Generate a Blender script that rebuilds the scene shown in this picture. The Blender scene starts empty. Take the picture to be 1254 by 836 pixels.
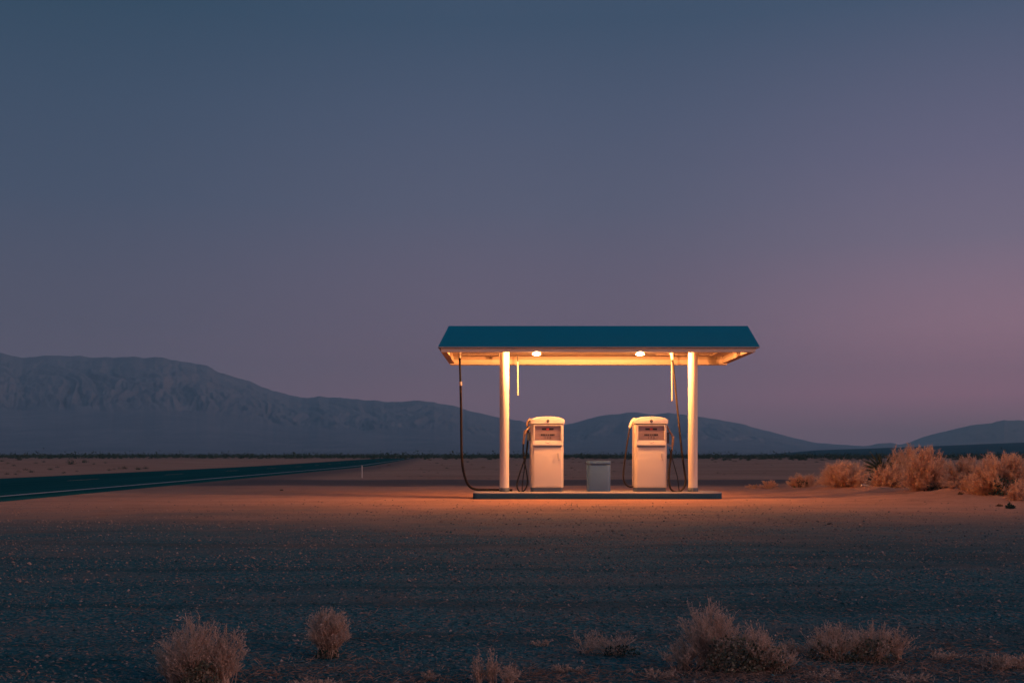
import bpy, math, random
import numpy as np
from mathutils import Vector, Matrix

random.seed(7)
RNG = np.random.default_rng(11)
R = math.radians
PI = math.pi

S = bpy.context.scene
COL = S.collection

# ------------------------------------------------------------------ camera numbers
H = 0.949            # eye height (m)
F = 1400.0           # focal length in pixels of the 1254 px wide photograph
CX, HY = 627.0, 557.0


def at(px, py, Y):
    """world point seen at photo pixel (px, py) at depth Y"""
    return Vector(((px - CX) * Y / F, Y, H - (py - HY) * Y / F))


def ground_at(px, py):
    """flat-ground point seen at photo pixel"""
    Y = H * F / (py - HY)
    return Vector(((px - CX) * Y / F, Y, 0.0))


def lin(r, g, b):
    def f(c):
        c /= 255.0
        return c / 12.92 if c <= 0.04045 else ((c + 0.055) / 1.055) ** 2.4
    return (f(r), f(g), f(b), 1.0)


# ------------------------------------------------------------------ object helpers
def tag(o, label=None, cat=None, group=None, kind=None):
    if label: o['label'] = label
    if cat: o['category'] = cat
    if group: o['group'] = group
    if kind: o['kind'] = kind
    return o


def empty(name, loc=(0, 0, 0), rz=0.0):
    o = bpy.data.objects.new(name, None)
    o.empty_display_size = 0.2
    COL.objects.link(o)
    o.location = loc
    o.rotation_euler = (0, 0, rz)
    return o


def link(name, me, mat, parent=None, loc=(0, 0, 0), rz=0.0):
    o = bpy.data.objects.new(name, me)
    COL.objects.link(o)
    if mat is not None:
        me.materials.append(mat)
    o.location = loc
    o.rotation_euler = (0, 0, rz)
    if parent is not None:
        o.parent = parent
    return o


def mesh_np(name, V, Fq, smooth=False):
    """V (n,3), Fq (m,k) all faces with k corners"""
    V = np.asarray(V, dtype=np.float32)
    Fq = np.asarray(Fq, dtype=np.int32)
    me = bpy.data.meshes.new(name)
    k = Fq.shape[1]
    me.vertices.add(len(V))
    me.vertices.foreach_set('co', V.ravel())
    me.loops.add(Fq.size)
    me.loops.foreach_set('vertex_index', Fq.ravel())
    me.polygons.add(len(Fq))
    me.polygons.foreach_set('loop_start', np.arange(0, Fq.size, k, dtype=np.int32))
    me.polygons.foreach_set('loop_total', np.full(len(Fq), k, dtype=np.int32))
    me.update(calc_edges=True)
    me.validate()
    me.polygons.foreach_set('use_smooth', np.full(len(me.polygons), smooth, dtype=bool))
    return me


class MB:
    """collects shapes into one mesh"""
    def __init__(self):
        self.v, self.f, self.s = [], [], []

    def add(self, verts, faces, smooth=False):
        n = len(self.v)
        self.v += [tuple(p) for p in verts]
        self.f += [tuple(i + n for i in f) for f in faces]
        self.s += [smooth] * len(faces)
        return self

    def box(self, x0, x1, y0, y1, z0, z1):
        v = [(x0, y0, z0), (x1, y0, z0), (x1, y1, z0), (x0, y1, z0),
             (x0, y0, z1), (x1, y0, z1), (x1, y1, z1), (x0, y1, z1)]
        f = [(0, 3, 2, 1), (4, 5, 6, 7), (0, 1, 5, 4), (1, 2, 6, 5), (2, 3, 7, 6), (3, 0, 4, 7)]
        return self.add(v, f)

    def prism(self, outline, z0, z1, bev=0.0, top_z=None):
        """extrude a ccw 2D outline from z0 to z1, with a small bevel on the top (and bottom) edge"""
        n = len(outline)
        rings = []
        if bev > 0:
            c = Vector((sum(p[0] for p in outline) / n, sum(p[1] for p in outline) / n))
            def inset(d):
                out = []
                for i in range(n):
                    p0 = Vector(outline[i - 1]); p = Vector(outline[i]); p1 = Vector(outline[(i + 1) % n])
                    e0 = (p - p0); e1 = (p1 - p)
                    n0 = Vector((-e0.y, e0.x)); n1 = Vector((-e1.y, e1.x))
                    if n0.length > 1e-9: n0.normalize()
                    if n1.length > 1e-9: n1.normalize()
                    m = n0 + n1
                    if m.length > 1e-9: m.normalize()
                    dd = d / max(0.5, m.dot(n0))
                    out.append((p.x + m.x * dd, p.y + m.y * dd))
                return out
            rings.append((inset(bev), z0)); rings.append((outline, z0 + bev))
            rings.append((outline, z1 - bev)); rings.append((inset(bev * 0.3), z1 - bev * 0.3)); rings.append((inset(bev), z1))
        else:
            rings = [(outline, z0), (outline, z1)]
        v = []
        for ring, z in rings:
            v += [(p[0], p[1], z) for p in ring]
        f = []
        for k in range(len(rings) - 1):
            for i in range(n):
                j = (i + 1) % n
                f.append((k * n + i, k * n + j, (k + 1) * n + j, (k + 1) * n + i))
        self.add(v, f, True)
        b = len(self.v) - len(v)
        self.f.append(tuple(b + i for i in reversed(range(n)))); self.s.append(False)
        self.f.append(tuple(b + (len(rings) - 1) * n + i for i in range(n))); self.s.append(False)
        return self

    def tube(self, pts, r, sides=10, caps=True):
        pts = [Vector(p) for p in pts]
        rs = r if isinstance(r, (list, tuple)) else [r] * len(pts)
        n = len(pts)
        up = None
        v, f = [], []
        for i, p in enumerate(pts):
            d = (pts[min(i + 1, n - 1)] - pts[max(i - 1, 0)]).normalized()
            if up is None:
                up = Vector((0, 0, 1)) if abs(d.z) < 0.9 else Vector((1, 0, 0))
            a = (up - d * up.dot(d))
            if a.length < 1e-5:
                a = d.orthogonal()
            a.normalize(); b = d.cross(a); up = a
            for k in range(sides):
                t = 2 * PI * k / sides
                v.append(p + (a * math.cos(t) + b * math.sin(t)) * rs[i])
        for i in range(n - 1):
            for k in range(sides):
                j = (k + 1) % sides
                f.append((i * sides + k, i * sides + j, (i + 1) * sides + j, (i + 1) * sides + k))
        self.add(v, f, True)
        if caps:
            b0 = len(self.v) - len(v)
            self.f.append(tuple(b0 + k for k in reversed(range(sides)))); self.s.append(False)
            self.f.append(tuple(b0 + (n - 1) * sides + k for k in range(sides))); self.s.append(False)
        return self

    def lathe(self, prof, seg=24, c=(0, 0, 0)):
        """profile [(r,z)...] around z through c"""
        v, f = [], []
        for r, z in prof:
            for k in range(seg):
                t = 2 * PI * k / seg
                v.append((c[0] + r * math.cos(t), c[1] + r * math.sin(t), c[2] + z))
        n = len(prof)
        for i in range(n - 1):
            for k in range(seg):
                j = (k + 1) % seg
                f.append((i * seg + k, i * seg + j, (i + 1) * seg + j, (i + 1) * seg + k))
        self.add(v, f, True)
        b = len(self.v) - len(v)
        self.f.append(tuple(b + k for k in reversed(range(seg)))); self.s.append(False)
        self.f.append(tuple(b + (n - 1) * seg + k for k in range(seg))); self.s.append(False)
        return self

    def build(self, name, mat, parent=None, loc=(0, 0, 0), rz=0.0):
        me = bpy.data.meshes.new(name)
        me.from_pydata(self.v, [], self.f)
        me.update()
        me.polygons.foreach_set('use_smooth', self.s)
        if hasattr(me, 'set_sharp_from_angle'):
            me.set_sharp_from_angle(angle=R(35))
        return link(name, me, mat, parent, loc, rz)


def rrect(x0, x1, y0, y1, r, seg=6):
    """ccw rounded rectangle; r may be 4 radii (x0y0, x1y0, x1y1, x0y1)"""
    rr = r if isinstance(r, (list, tuple)) else [r] * 4
    out = []
    for (cx, cy, a0, q) in ((x0 + rr[0], y0 + rr[0], PI, rr[0]), (x1 - rr[1], y0 + rr[1], 1.5 * PI, rr[1]),
                            (x1 - rr[2], y1 - rr[2], 0, rr[2]), (x0 + rr[3], y1 - rr[3], 0.5 * PI, rr[3])):
        for k in range(seg + 1):
            t = a0 + k / seg * PI / 2
            out.append((cx + q * math.cos(t), cy + q * math.sin(t)))
    return out


def catmull(pts, n=8):
    P = [Vector(p) for p in pts]
    P = [P[0] * 2 - P[1]] + P + [P[-1] * 2 - P[-2]]
    out = []
    for i in range(1, len(P) - 2):
        for k in range(n):
            t = k / n
            out.append(0.5 * ((2 * P[i]) + (P[i + 1] - P[i - 1]) * t
                              + (2 * P[i - 1] - 5 * P[i] + 4 * P[i + 1] - P[i + 2]) * t * t
                              + (3 * P[i] - P[i - 1] - 3 * P[i + 1] + P[i + 2]) * t ** 3))
    out.append(P[-2])
    return out


# ------------------------------------------------------------------ numpy noise
_perm = RNG.permutation(512)
_perm = np.concatenate([_perm, _perm])
_grad = RNG.uniform(-1, 1, (512, 2))
_grad /= np.linalg.norm(_grad, axis=1)[:, None]


def perlin(x, y):
    x = np.asarray(x, float); y = np.asarray(y, float)
    xi = np.floor(x).astype(int); yi = np.floor(y).astype(int)
    xf = x - xi; yf = y - yi
    u = xf ** 3 * (xf * (xf * 6 - 15) + 10); v = yf ** 3 * (yf * (yf * 6 - 15) + 10)
    def g(ix, iy, dx, dy):
        h = _perm[(_perm[ix & 511] + iy) & 511]
        return _grad[h, 0] * dx + _grad[h, 1] * dy
    a = g(xi, yi, xf, yf); b = g(xi + 1, yi, xf - 1, yf)
    c = g(xi, yi + 1, xf, yf - 1); d = g(xi + 1, yi + 1, xf - 1, yf - 1)
    return (a * (1 - u) + b * u) * (1 - v) + (c * (1 - u) + d * u) * v


def fbm(x, y, o=4):
    s = 0; a = 1.0
    for k in range(o):
        s = s + a * perlin(x * 2 ** k + 17.3 * k, y * 2 ** k - 9.1 * k)
        a *= 0.5
    return s


def ridged(x, y, o=4):
    s = 0; a = 1.0
    for k in range(o):
        s = s + a * (1 - 2.2 * np.abs(perlin(x * 2 ** k + 31.7 * k, y * 2 ** k + 5.3 * k)))
        a *= 0.52
    return s


def sstep(a, b, x):
    t = np.clip((np.asarray(x, float) - a) / (b - a), 0, 1)
    return t * t * (3 - 2 * t)


# ------------------------------------------------------------------ materials
def new_mat(name):
    m = bpy.data.materials.new(name)
    m.use_nodes = True
    nt = m.node_tree
    for n in list(nt.nodes):
        nt.nodes.remove(n)
    out = nt.nodes.new('ShaderNodeOutputMaterial')
    p = nt.nodes.new('ShaderNodeBsdfPrincipled')
    nt.links.new(p.outputs[0], out.inputs['Surface'])
    return m, nt, p, out


class G:
    """tiny node-graph helper"""
    def __init__(self, nt):
        self.nt = nt

    def n(self, t, **kw):
        x = self.nt.nodes.new(t)
        for k, v in kw.items():
            setattr(x, k, v)
        return x

    def put(self, sock, val):
        if isinstance(val, bpy.types.NodeSocket):
            self.nt.links.new(val, sock)
        else:
            sock.default_value = val

    def math(self, op, a, b=0.0, c=0.0, clamp=False):
        x = self.n('ShaderNodeMath', operation=op, use_clamp=clamp)
        self.put(x.inputs[0], a); self.put(x.inputs[1], b); self.put(x.inputs[2], c)
        return x.outputs[0]

    def ss(self, a, b, x):
        m = self.n('ShaderNodeMapRange', interpolation_type='SMOOTHSTEP')
        self.put(m.inputs[0], x); self.put(m.inputs[1], a); self.put(m.inputs[2], b)
        m.inputs[3].default_value = 0; m.inputs[4].default_value = 1
        return m.outputs[0]

    def mix(self, fac, a, b, blend='MIX'):
        x = self.n('ShaderNodeMix', data_type='RGBA', blend_type=blend)
        self.put(x.inputs[0], fac); self.put(x.inputs[6], a); self.put(x.inputs[7], b)
        return x.outputs[2]

    def noise(self, vec, scale, detail=4, rough=0.55):
        x = self.n('ShaderNodeTexNoise')
        if vec is not None: self.put(x.inputs['Vector'], vec)
        x.inputs['Scale'].default_value = scale
        x.inputs['Detail'].default_value = detail
        x.inputs['Roughness'].default_value = rough
        return x.outputs['Fac']

    def map(self, vec, sc):
        x = self.n('ShaderNodeMapping')
        self.put(x.inputs['Vector'], vec)
        x.inputs['Scale'].default_value = sc
        return x.outputs[0]

    def ramp(self, fac, stops):
        x = self.n('ShaderNodeValToRGB')
        e = x.color_ramp.elements
        while len(e) > 1: e.remove(e[-1])
        e[0].position = stops[0][0]; e[0].color = stops[0][1]
        for p, c in stops[1:]:
            q = e.new(p); q.color = c
        self.put(x.inputs[0], fac)
        return x.outputs[0]

    def bump(self, h, strength, dist):
        x = self.n('ShaderNodeBump')
        self.put(x.inputs['Height'], h)
        x.inputs['Strength'].default_value = strength
        x.inputs['Distance'].default_value = dist
        return x.outputs[0]


def c4(*c):
    return (c[0], c[1], c[2], 1.0)


def paint(name, col, rough=0.45, metal=0.0, dirt=0.25, dirt_col=None, scale=3.0, bump=0.15, spec=0.4, streak=False):
    m, nt, p, out = new_mat(name)
    g = G(nt)
    tc = g.n('ShaderNodeTexCoord').outputs['Object']
    v = g.map(tc, (4, 4, 0.5)) if streak else tc
    n1 = g.noise(v, scale, 6, 0.65)
    n2 = g.noise(tc, scale * 12, 3)
    fac = g.math('MULTIPLY', g.ss(0.42, 0.75, n1), dirt)
    dc = dirt_col or (col[0] * 0.55, col[1] * 0.5, col[2] * 0.45)
    g.put(p.inputs['Base Color'], g.mix(fac, c4(*col), c4(*dc)))
    g.put(p.inputs['Roughness'], g.math('ADD', rough - 0.08, g.math('MULTIPLY', n2, 0.16)))
    p.inputs['Metallic'].default_value = metal
    p.inputs['Specular IOR Level'].default_value = spec
    if bump:
        g.put(p.inputs['Normal'], g.bump(n2, bump, 0.004))
    return m


def island_mat(name, stops, rough=0.9, transl=0.0):
    """colour varies from piece to piece (twig, leaf, stone)"""
    m, nt, p, out = new_mat(name)
    g = G(nt)
    geo = g.n('ShaderNodeNewGeometry')
    col = g.ramp(geo.outputs['Random Per Island'], stops)
    g.put(p.inputs['Base Color'], col)
    p.inputs['Roughness'].default_value = rough
    p.inputs['Specular IOR Level'].default_value = 0.15
    if transl > 0:
        t = g.n('ShaderNodeBsdfTranslucent')
        g.put(t.inputs['Color'], col)
        mx = g.n('ShaderNodeMixShader')
        mx.inputs[0].default_value = transl
        nt.links.new(p.outputs[0], mx.inputs[1]); nt.links.new(t.outputs[0], mx.inputs[2])
        nt.links.new(mx.outputs[0], out.inputs['Surface'])
    return m


M = {}
M['cream'] = paint('cream_enamel', (0.74, 0.66, 0.56), 0.42, dirt=0.28, scale=2.4)
M['cream_body'] = paint('cream_body_enamel', (0.62, 0.54, 0.46), 0.38, dirt=0.10, scale=2.2, dirt_col=(0.44, 0.35, 0.27))
M['white'] = paint('white_paint', (0.74, 0.68, 0.60), 0.5, dirt=0.35, scale=1.6, dirt_col=(0.42, 0.36, 0.30))
M['column'] = paint('column_paint', (0.71, 0.63, 0.53), 0.45, dirt=0.3, scale=2.0, streak=True, dirt_col=(0.5, 0.42, 0.33))
M['soffit'] = paint('soffit_shade_tone', (0.24, 0.175, 0.13), 0.7, dirt=0.4, scale=1.2, dirt_col=(0.16, 0.11, 0.08))  # recess lining darkened in colour to hold down the lamp light
M['ceiling'] = paint('ceiling_panel_paint', (0.52, 0.41, 0.32), 0.7, dirt=0.25, scale=1.2, dirt_col=(0.4, 0.3, 0.22))
M['rim'] = paint('rim_glow_tone', (0.40, 0.31, 0.24), 0.6, dirt=0.35, scale=1.2, dirt_col=(0.28, 0.2, 0.15))  # kept lighter than the lining: brighter lamp glow put into the colour
M['roof'] = paint('teal_roof_sheet', (0.003, 0.215, 0.37), 0.42, dirt=0.22, scale=1.1, dirt_col=(0.006, 0.18, 0.28), bump=0.1, spec=0.2)
M['drip'] = paint('roof_edge_metal', (0.40, 0.42, 0.44), 0.35, 0.3)
M['concrete'] = None
M['bin'] = paint('grey_blue_metal', (0.055, 0.13, 0.27), 0.42, 0.0, dirt=0.3, scale=2.5)
M['plinth'] = paint('dark_plinth_paint', (0.10, 0.13, 0.16), 0.5)
M['rubber'] = paint('black_rubber', (0.008, 0.008, 0.009), 0.6, bump=0.3, dirt=0.3, dirt_col=(0.018, 0.014, 0.012), spec=0.2)
M['brown_rubber'] = paint('dusty_brown_rubber', (0.020, 0.014, 0.011), 0.6, bump=0.3, dirt=0.4, dirt_col=(0.045, 0.03, 0.024), spec=0.2)
M['chrome'] = paint('worn_chrome', (0.55, 0.52, 0.48), 0.3, 0.9)
M['nozzle'] = paint('worn_nozzle', (0.26, 0.17, 0.12), 0.5, 0.3)
M['dark'] = paint('dark_trim', (0.03, 0.028, 0.03), 0.5)
M['face'] = paint('display_face', (0.30, 0.215, 0.215), 0.5, dirt=0.2)
M['red'] = paint('red_badge', (0.55, 0.06, 0.05), 0.4)
M['postwhite'] = paint('white_marker_paint', (0.42, 0.42, 0.42), 0.6)
M['scrap'] = paint('bleached_scrap', (0.75, 0.70, 0.64), 0.8)


def concrete_mat():
    m, nt, p, out = new_mat('island_concrete')
    g = G(nt)
    tc = g.n('ShaderNodeTexCoord').outputs['Object']
    n1 = g.noise(tc, 1.7, 6, 0.6); n2 = g.noise(tc, 30, 4, 0.7)
    col = g.ramp(n1, [(0.3, c4(0.26, 0.245, 0.23)), (0.55, c4(0.38, 0.355, 0.33)), (0.75, c4(0.44, 0.41, 0.37))])
    col = g.mix(g.math('MULTIPLY', g.ss(0.5, 0.8, n2), 0.4), col, c4(0.2, 0.18, 0.16))
    # painted blue-grey kerb face (paint only on the upright face, below the top edge)
    sep = g.n('ShaderNodeSeparateXYZ'); g.put(sep.inputs[0], tc)
    worn = g.ss(0.62, 0.70, g.noise(g.map(tc, (1, 1, 4)), 6, 5, 0.7))
    isface = g.math('SUBTRACT', 1.0, g.ss(0.118, 0.128, sep.outputs[2]))
    kerb = g.mix(worn, c4(0.006, 0.058, 0.105), c4(0.09, 0.11, 0.12))
    col = g.mix(isface, col, kerb)
    g.put(p.inputs['Base Color'], col)
    p.inputs['Roughness'].default_value = 0.85
    g.put(p.inputs['Normal'], g.bump(n2, 0.4, 0.006))
    return m


M['concrete'] = concrete_mat()

# ------------------------------------------------------------------ render / view settings
S.render.engine = 'CYCLES'
S.cycles.use_denoising = True
S.cycles.max_bounces = 8
S.cycles.diffuse_bounces = 4
S.cycles.volume_bounces = 1
S.cycles.sample_clamp_indirect = 6.0
S.view_settings.view_transform = 'Standard'
S.view_settings.look = 'None'
S.view_settings.exposure = 0.0
S.view_settings.gamma = 1.0
S.view_settings.use_curve_mapping = False

# ------------------------------------------------------------------ camera
cam = bpy.data.cameras.new('camera')
cam.sensor_width = 36.0
cam.lens = 36.0 * F / 1254.0
cam.shift_y = (HY - 418.0) / 1254.0
cam.clip_start = 0.1
cam.clip_end = 40000
co = bpy.data.objects.new('camera', cam)
COL.objects.link(co)
co.location = (0, 0, H)
co.rotation_euler = (PI / 2, 0, 0)
S.camera = co

# ------------------------------------------------------------------ sky: dusk gradient by direction + a little Nishita
SUN_EL, SUN_AZ = R(9.5), R(127.0)      # afterglow direction: azimuth from +Y (view) towards +X (right)
w = bpy.data.worlds.new('World')
S.world = w
w.use_nodes = True
nt = w.node_tree
for n in list(nt.nodes):
    nt.nodes.remove(n)
g = G(nt)
wo = g.n('ShaderNodeOutputWorld')
tc = g.n('ShaderNodeTexCoord').outputs['Generated']
sep = g.n('ShaderNodeSeparateXYZ'); g.put(sep.inputs[0], tc)
sx, sy, sz = sep.outputs
hl = g.math('SQRT', g.math('ADD', g.math('MULTIPLY', sx, sx), g.math('MULTIPLY', sy, sy)))
hx = g.math('DIVIDE', sx, g.math('MAXIMUM', hl, 1e-4))          # sine of the azimuth: -1 left .. +1 right
el = g.math('DIVIDE', sz, g.math('MAXIMUM', hl, 1e-4))          # tangent of the elevation
elf = g.math('DIVIDE', el, 1.0, clamp=True)                     # 0..1 for 0..45 deg


def sky_ramp(stops):
    return g.ramp(elf, [(p, lin(*c)) for p, c in stops])


left = sky_ramp([(0.02, (123, 98, 115)), (0.107, (93, 87, 108)), (0.214, (69, 81, 106)), (0.3, (58, 77, 102)), (0.379, (44, 71, 95)), (1.0, (62, 90, 112))])
mid = sky_ramp([(0.02, (135, 101, 116)), (0.05, (142, 106, 123)), (0.112, (120, 100, 121)), (0.214, (93, 95, 119)), (0.29, (79, 89, 115)), (0.379, (59, 80, 106)), (1.0, (62, 90, 114))])
right = sky_ramp([(0.02, (130, 99, 112)), (0.05, (178, 118, 138)), (0.107, (169, 125, 144)), (0.179, (129, 114, 137)), (0.25, (108, 103, 131)), (0.379, (68, 86, 113)), (1.0, (64, 92, 116))])
glow = sky_ramp([(0.0, (200, 120, 96)), (0.08, (224, 140, 112)), (0.22, (190, 130, 124)), (0.5, (110, 98, 118)), (1.0, (70, 94, 116))])
fA = g.ss(-0.42, 0.02, hx)
fB = g.ss(0.06, 0.42, hx)
fC = g.ss(0.45, 0.95, hx)
skycol = g.mix(fC, g.mix(fB, g.mix(fA, left, mid), right), glow)
b1 = g.n('ShaderNodeBackground'); g.put(b1.inputs[0], skycol); b1.inputs[1].default_value = 0.98
skt = g.n('ShaderNodeTexSky')
skt.sky_type = 'NISHITA'
skt.sun_disc = False
skt.sun_elevation = SUN_EL
skt.sun_rotation = SUN_AZ
b2 = g.n('ShaderNodeBackground'); g.put(b2.inputs[0], skt.outputs[0]); b2.inputs[1].default_value = 0.002
ad = g.n('ShaderNodeAddShader')
nt.links.new(b1.outputs[0], ad.inputs[0]); nt.links.new(b2.outputs[0], ad.inputs[1])
nt.links.new(ad.outputs[0], wo.inputs['Surface'])

# the soft after-sunset glow low on the right
sl = bpy.data.lights.new('sun', 'SUN')
sl.energy = 1.05
sl.angle = R(36)
sl.color = (1.0, 0.55, 0.47)
so = bpy.data.objects.new('sun', sl)
COL.objects.link(so)
d = Vector((math.sin(SUN_AZ), math.cos(SUN_AZ), math.tan(SUN_EL)))
so.rotation_euler = d.to_track_quat('Z', 'Y').to_euler()
so.location = (40, -10, 30)

# ------------------------------------------------------------------ road and terrain shape
def road_cx(Y):
    """x of the road's near (right) edge line"""
    Y = np.asarray(Y, float)
    t = np.clip(Y - 75, 0, None)
    return -10.85 - 0.02 * Y - 0.05 * (np.minimum(t, 35) ** 2 / 70 + np.clip(t - 35, 0, None))


RW = 8.3


def gh(x, y):
    """ground height"""
    x = np.asarray(x, float); y = np.asarray(y, float)
    near = 0.022 * fbm(x * 0.55, y * 0.4, 3) + 0.012 * fbm(x * 2.1 + 7, y * 2.1, 3)
    near = near * (1 - sstep(15, 22, y))
    far = 0.12 * fbm(x * 0.05, y * 0.05, 3) * sstep(46, 90, y)
    # sandy bank under the bushes on the right
    bank = 0.20 * sstep(6.6, 10.5, x + 0.25 * fbm(x * 0.8, y * 0.8, 2)) * sstep(21.0, 26.5, y + 0.5 * fbm(x * 0.6, y * 0.4, 2)) * (1 - sstep(34, 44, y))
    bank = bank + 0.13 * np.clip(fbm(x * 1.2, y * 0.9, 3), 0, 1) * sstep(6.5, 8.5, x) * sstep(20, 23, y) * (1 - sstep(34, 40, y))
    # flat under the road
    d = road_cx(y)
    off = np.maximum(np.maximum(x - d - 1.2, d - RW - 1.2 - x), 0)
    k = sstep(0, 6, off)
    leftrise = 0.25 * sstep(3, 14, d - RW - x) * sstep(20, 60, y) * (1 - sstep(150, 260, y))
    return (near + far + bank) * k + leftrise * k


def make_ground():
    def axis(stops):
        out = [stops[0][0]]
        for (a, b, stp) in stops:
            n = max(1, int(round((b - a) / stp)))
            out += list(np.linspace(a, b, n + 1)[1:])
        return np.array(out)
    ys = axis([(-350, -10, 85), (-10, 3, 1.3), (3, 16, 0.07), (16, 48, 0.25), (48, 120, 2.0), (120, 400, 12), (400, 1600, 80), (1600, 7200, 800)])
    xs = axis([(-4500, -1200, 550), (-1200, -200, 60), (-200, -60, 6), (-60, -14, 1.0), (-14, -6, 0.3), (-6, 7, 0.09), (7, 15, 0.2), (15, 60, 1.0), (60, 200, 6), (200, 1200, 60), (1200, 4500, 550)])
    X, Y = np.meshgrid(xs, ys)
    Z = gh(X, Y)
    V = np.stack([X.ravel(), Y.ravel(), Z.ravel()], 1)
    nx, ny = len(xs), len(ys)
    i = np.arange(nx * ny).reshape(ny, nx)
    Fq = np.stack([i[:-1, :-1].ravel(), i[:-1, 1:].ravel(), i[1:, 1:].ravel(), i[1:, :-1].ravel()], 1)
    me = mesh_np('ground', V, Fq, True)

    m, nt, p, out = new_mat('desert_ground')
    g = G(nt)
    tc = g.n('ShaderNodeTexCoord').outputs['Object']
    sep = g.n('ShaderNodeSeparateXYZ'); g.put(sep.inputs[0], tc)
    x, y = sep.outputs[0], sep.outputs[1]
    big = g.noise(tc, 0.11, 4)
    strk = g.noise(g.map(tc, (0.10, 1.0, 1)), 1.3, 5, 0.6)       # long streaks left by wheels and wind
    medn = g.noise(tc, 1.6, 5, 0.65)
    fine = g.noise(tc, 38, 4, 0.75)
    grit = g.n('ShaderNodeTexVoronoi'); g.put(grit.inputs['Vector'], tc); grit.inputs['Scale'].default_value = 55
    gritc = grit.outputs['Color']; gritd = grit.outputs['Distance']
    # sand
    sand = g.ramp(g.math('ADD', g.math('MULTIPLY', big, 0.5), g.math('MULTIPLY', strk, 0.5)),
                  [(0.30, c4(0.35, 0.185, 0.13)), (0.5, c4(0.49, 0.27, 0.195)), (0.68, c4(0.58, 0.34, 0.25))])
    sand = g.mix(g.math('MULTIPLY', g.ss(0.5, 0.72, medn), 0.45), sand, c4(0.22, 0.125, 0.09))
    # grey-blue gravel of the forecourt's front; fade to sand also paints lamp pool's edge
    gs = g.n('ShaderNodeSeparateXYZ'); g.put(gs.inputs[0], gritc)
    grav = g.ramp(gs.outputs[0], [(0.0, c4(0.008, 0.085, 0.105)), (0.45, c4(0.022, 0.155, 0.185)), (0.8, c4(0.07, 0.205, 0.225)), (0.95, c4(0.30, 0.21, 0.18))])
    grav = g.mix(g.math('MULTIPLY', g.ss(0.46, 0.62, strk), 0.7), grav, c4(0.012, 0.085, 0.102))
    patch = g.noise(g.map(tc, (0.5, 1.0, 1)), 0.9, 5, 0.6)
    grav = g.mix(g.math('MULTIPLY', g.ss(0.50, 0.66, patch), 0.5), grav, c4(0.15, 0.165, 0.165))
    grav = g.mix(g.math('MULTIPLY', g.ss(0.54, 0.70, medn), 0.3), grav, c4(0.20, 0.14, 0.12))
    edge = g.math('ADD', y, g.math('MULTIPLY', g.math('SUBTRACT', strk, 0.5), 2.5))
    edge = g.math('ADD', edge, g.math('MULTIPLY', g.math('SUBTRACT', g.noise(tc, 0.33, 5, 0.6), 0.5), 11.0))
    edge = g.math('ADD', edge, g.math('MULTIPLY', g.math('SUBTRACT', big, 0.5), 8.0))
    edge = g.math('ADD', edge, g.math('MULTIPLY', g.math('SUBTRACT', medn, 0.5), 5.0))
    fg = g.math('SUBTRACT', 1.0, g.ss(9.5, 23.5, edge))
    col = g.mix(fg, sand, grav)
    # old track of darker gravel crossing behind the island, running into the road's shoulder
    yy = g.math('ADD', y, g.math('MULTIPLY', g.math('SUBTRACT', g.noise(tc, 0.35, 4), 0.5), 5.0))
    band = g.math('MULTIPLY', g.ss(34.0, 36.5, yy), g.math('SUBTRACT', 1.0, g.ss(43.0, 45.5, yy)))
    band = g.math('MULTIPLY', band, g.math('MULTIPLY', g.ss(-12.0, -9.0, x), g.math('SUBTRACT', 1.0, g.ss(10.0, 15.0, x))))
    col = g.mix(g.math('MULTIPLY', band, 0.8), col, c4(0.075, 0.085, 0.10))
    # shoulder along the road
    rd = g.math('ADD', x, g.math('ADD', 10.85, g.math('MULTIPLY', y, 0.02)))
    cl = g.math('MAXIMUM', g.math('SUBTRACT', y, 75.0), 0.0)
    q_ = g.math('MINIMUM', cl, 35.0)
    rd = g.math('ADD', rd, g.math('MULTIPLY', g.math('MULTIPLY', q_, q_), 0.05 / 70))
    rd = g.math('ADD', rd, g.math('MULTIPLY', g.math('MAXIMUM', g.math('SUBTRACT', cl, 35.0), 0.0), 0.05))
    rd = g.math('ADD', rd, g.math('MULTIPLY', g.math('SUBTRACT', g.noise(tc, 0.5, 4), 0.5), 2.0))
    shd = g.math('MULTIPLY', g.ss(-1.0, 0.5, rd), g.math('SUBTRACT', 1.0, g.ss(2.0, 5.0, rd)))
    shd = g.math('MULTIPLY', shd, g.ss(28.0, 40.0, y))
    col = g.mix(g.math('MULTIPLY', shd, 0.7), col, c4(0.115, 0.105, 0.11))
    # far flats: duller, scrub-covered
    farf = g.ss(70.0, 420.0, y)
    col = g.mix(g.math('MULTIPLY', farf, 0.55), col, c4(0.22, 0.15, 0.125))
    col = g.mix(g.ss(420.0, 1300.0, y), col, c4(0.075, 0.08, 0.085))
    # grains
    col = g.mix(g.math('MULTIPLY', g.ss(0.55, 0.75, fine), 0.45), col, g.mix(0.5, col, c4(0.03, 0.03, 0.035)))
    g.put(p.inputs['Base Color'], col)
    p.inputs['Roughness'].default_value = 0.95
    p.inputs['Specular IOR Level'].default_value = 0.1
    hgt = g.math('ADD', g.math('MULTIPLY', fine, 0.6), g.math('MULTIPLY', gritd, 0.9))
    hgt = g.math('ADD', hgt, g.math('MULTIPLY', medn, 1.2))
    g.put(p.inputs['Normal'], g.bump(hgt, 0.9, 0.022))
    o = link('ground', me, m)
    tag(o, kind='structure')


make_ground()


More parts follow.
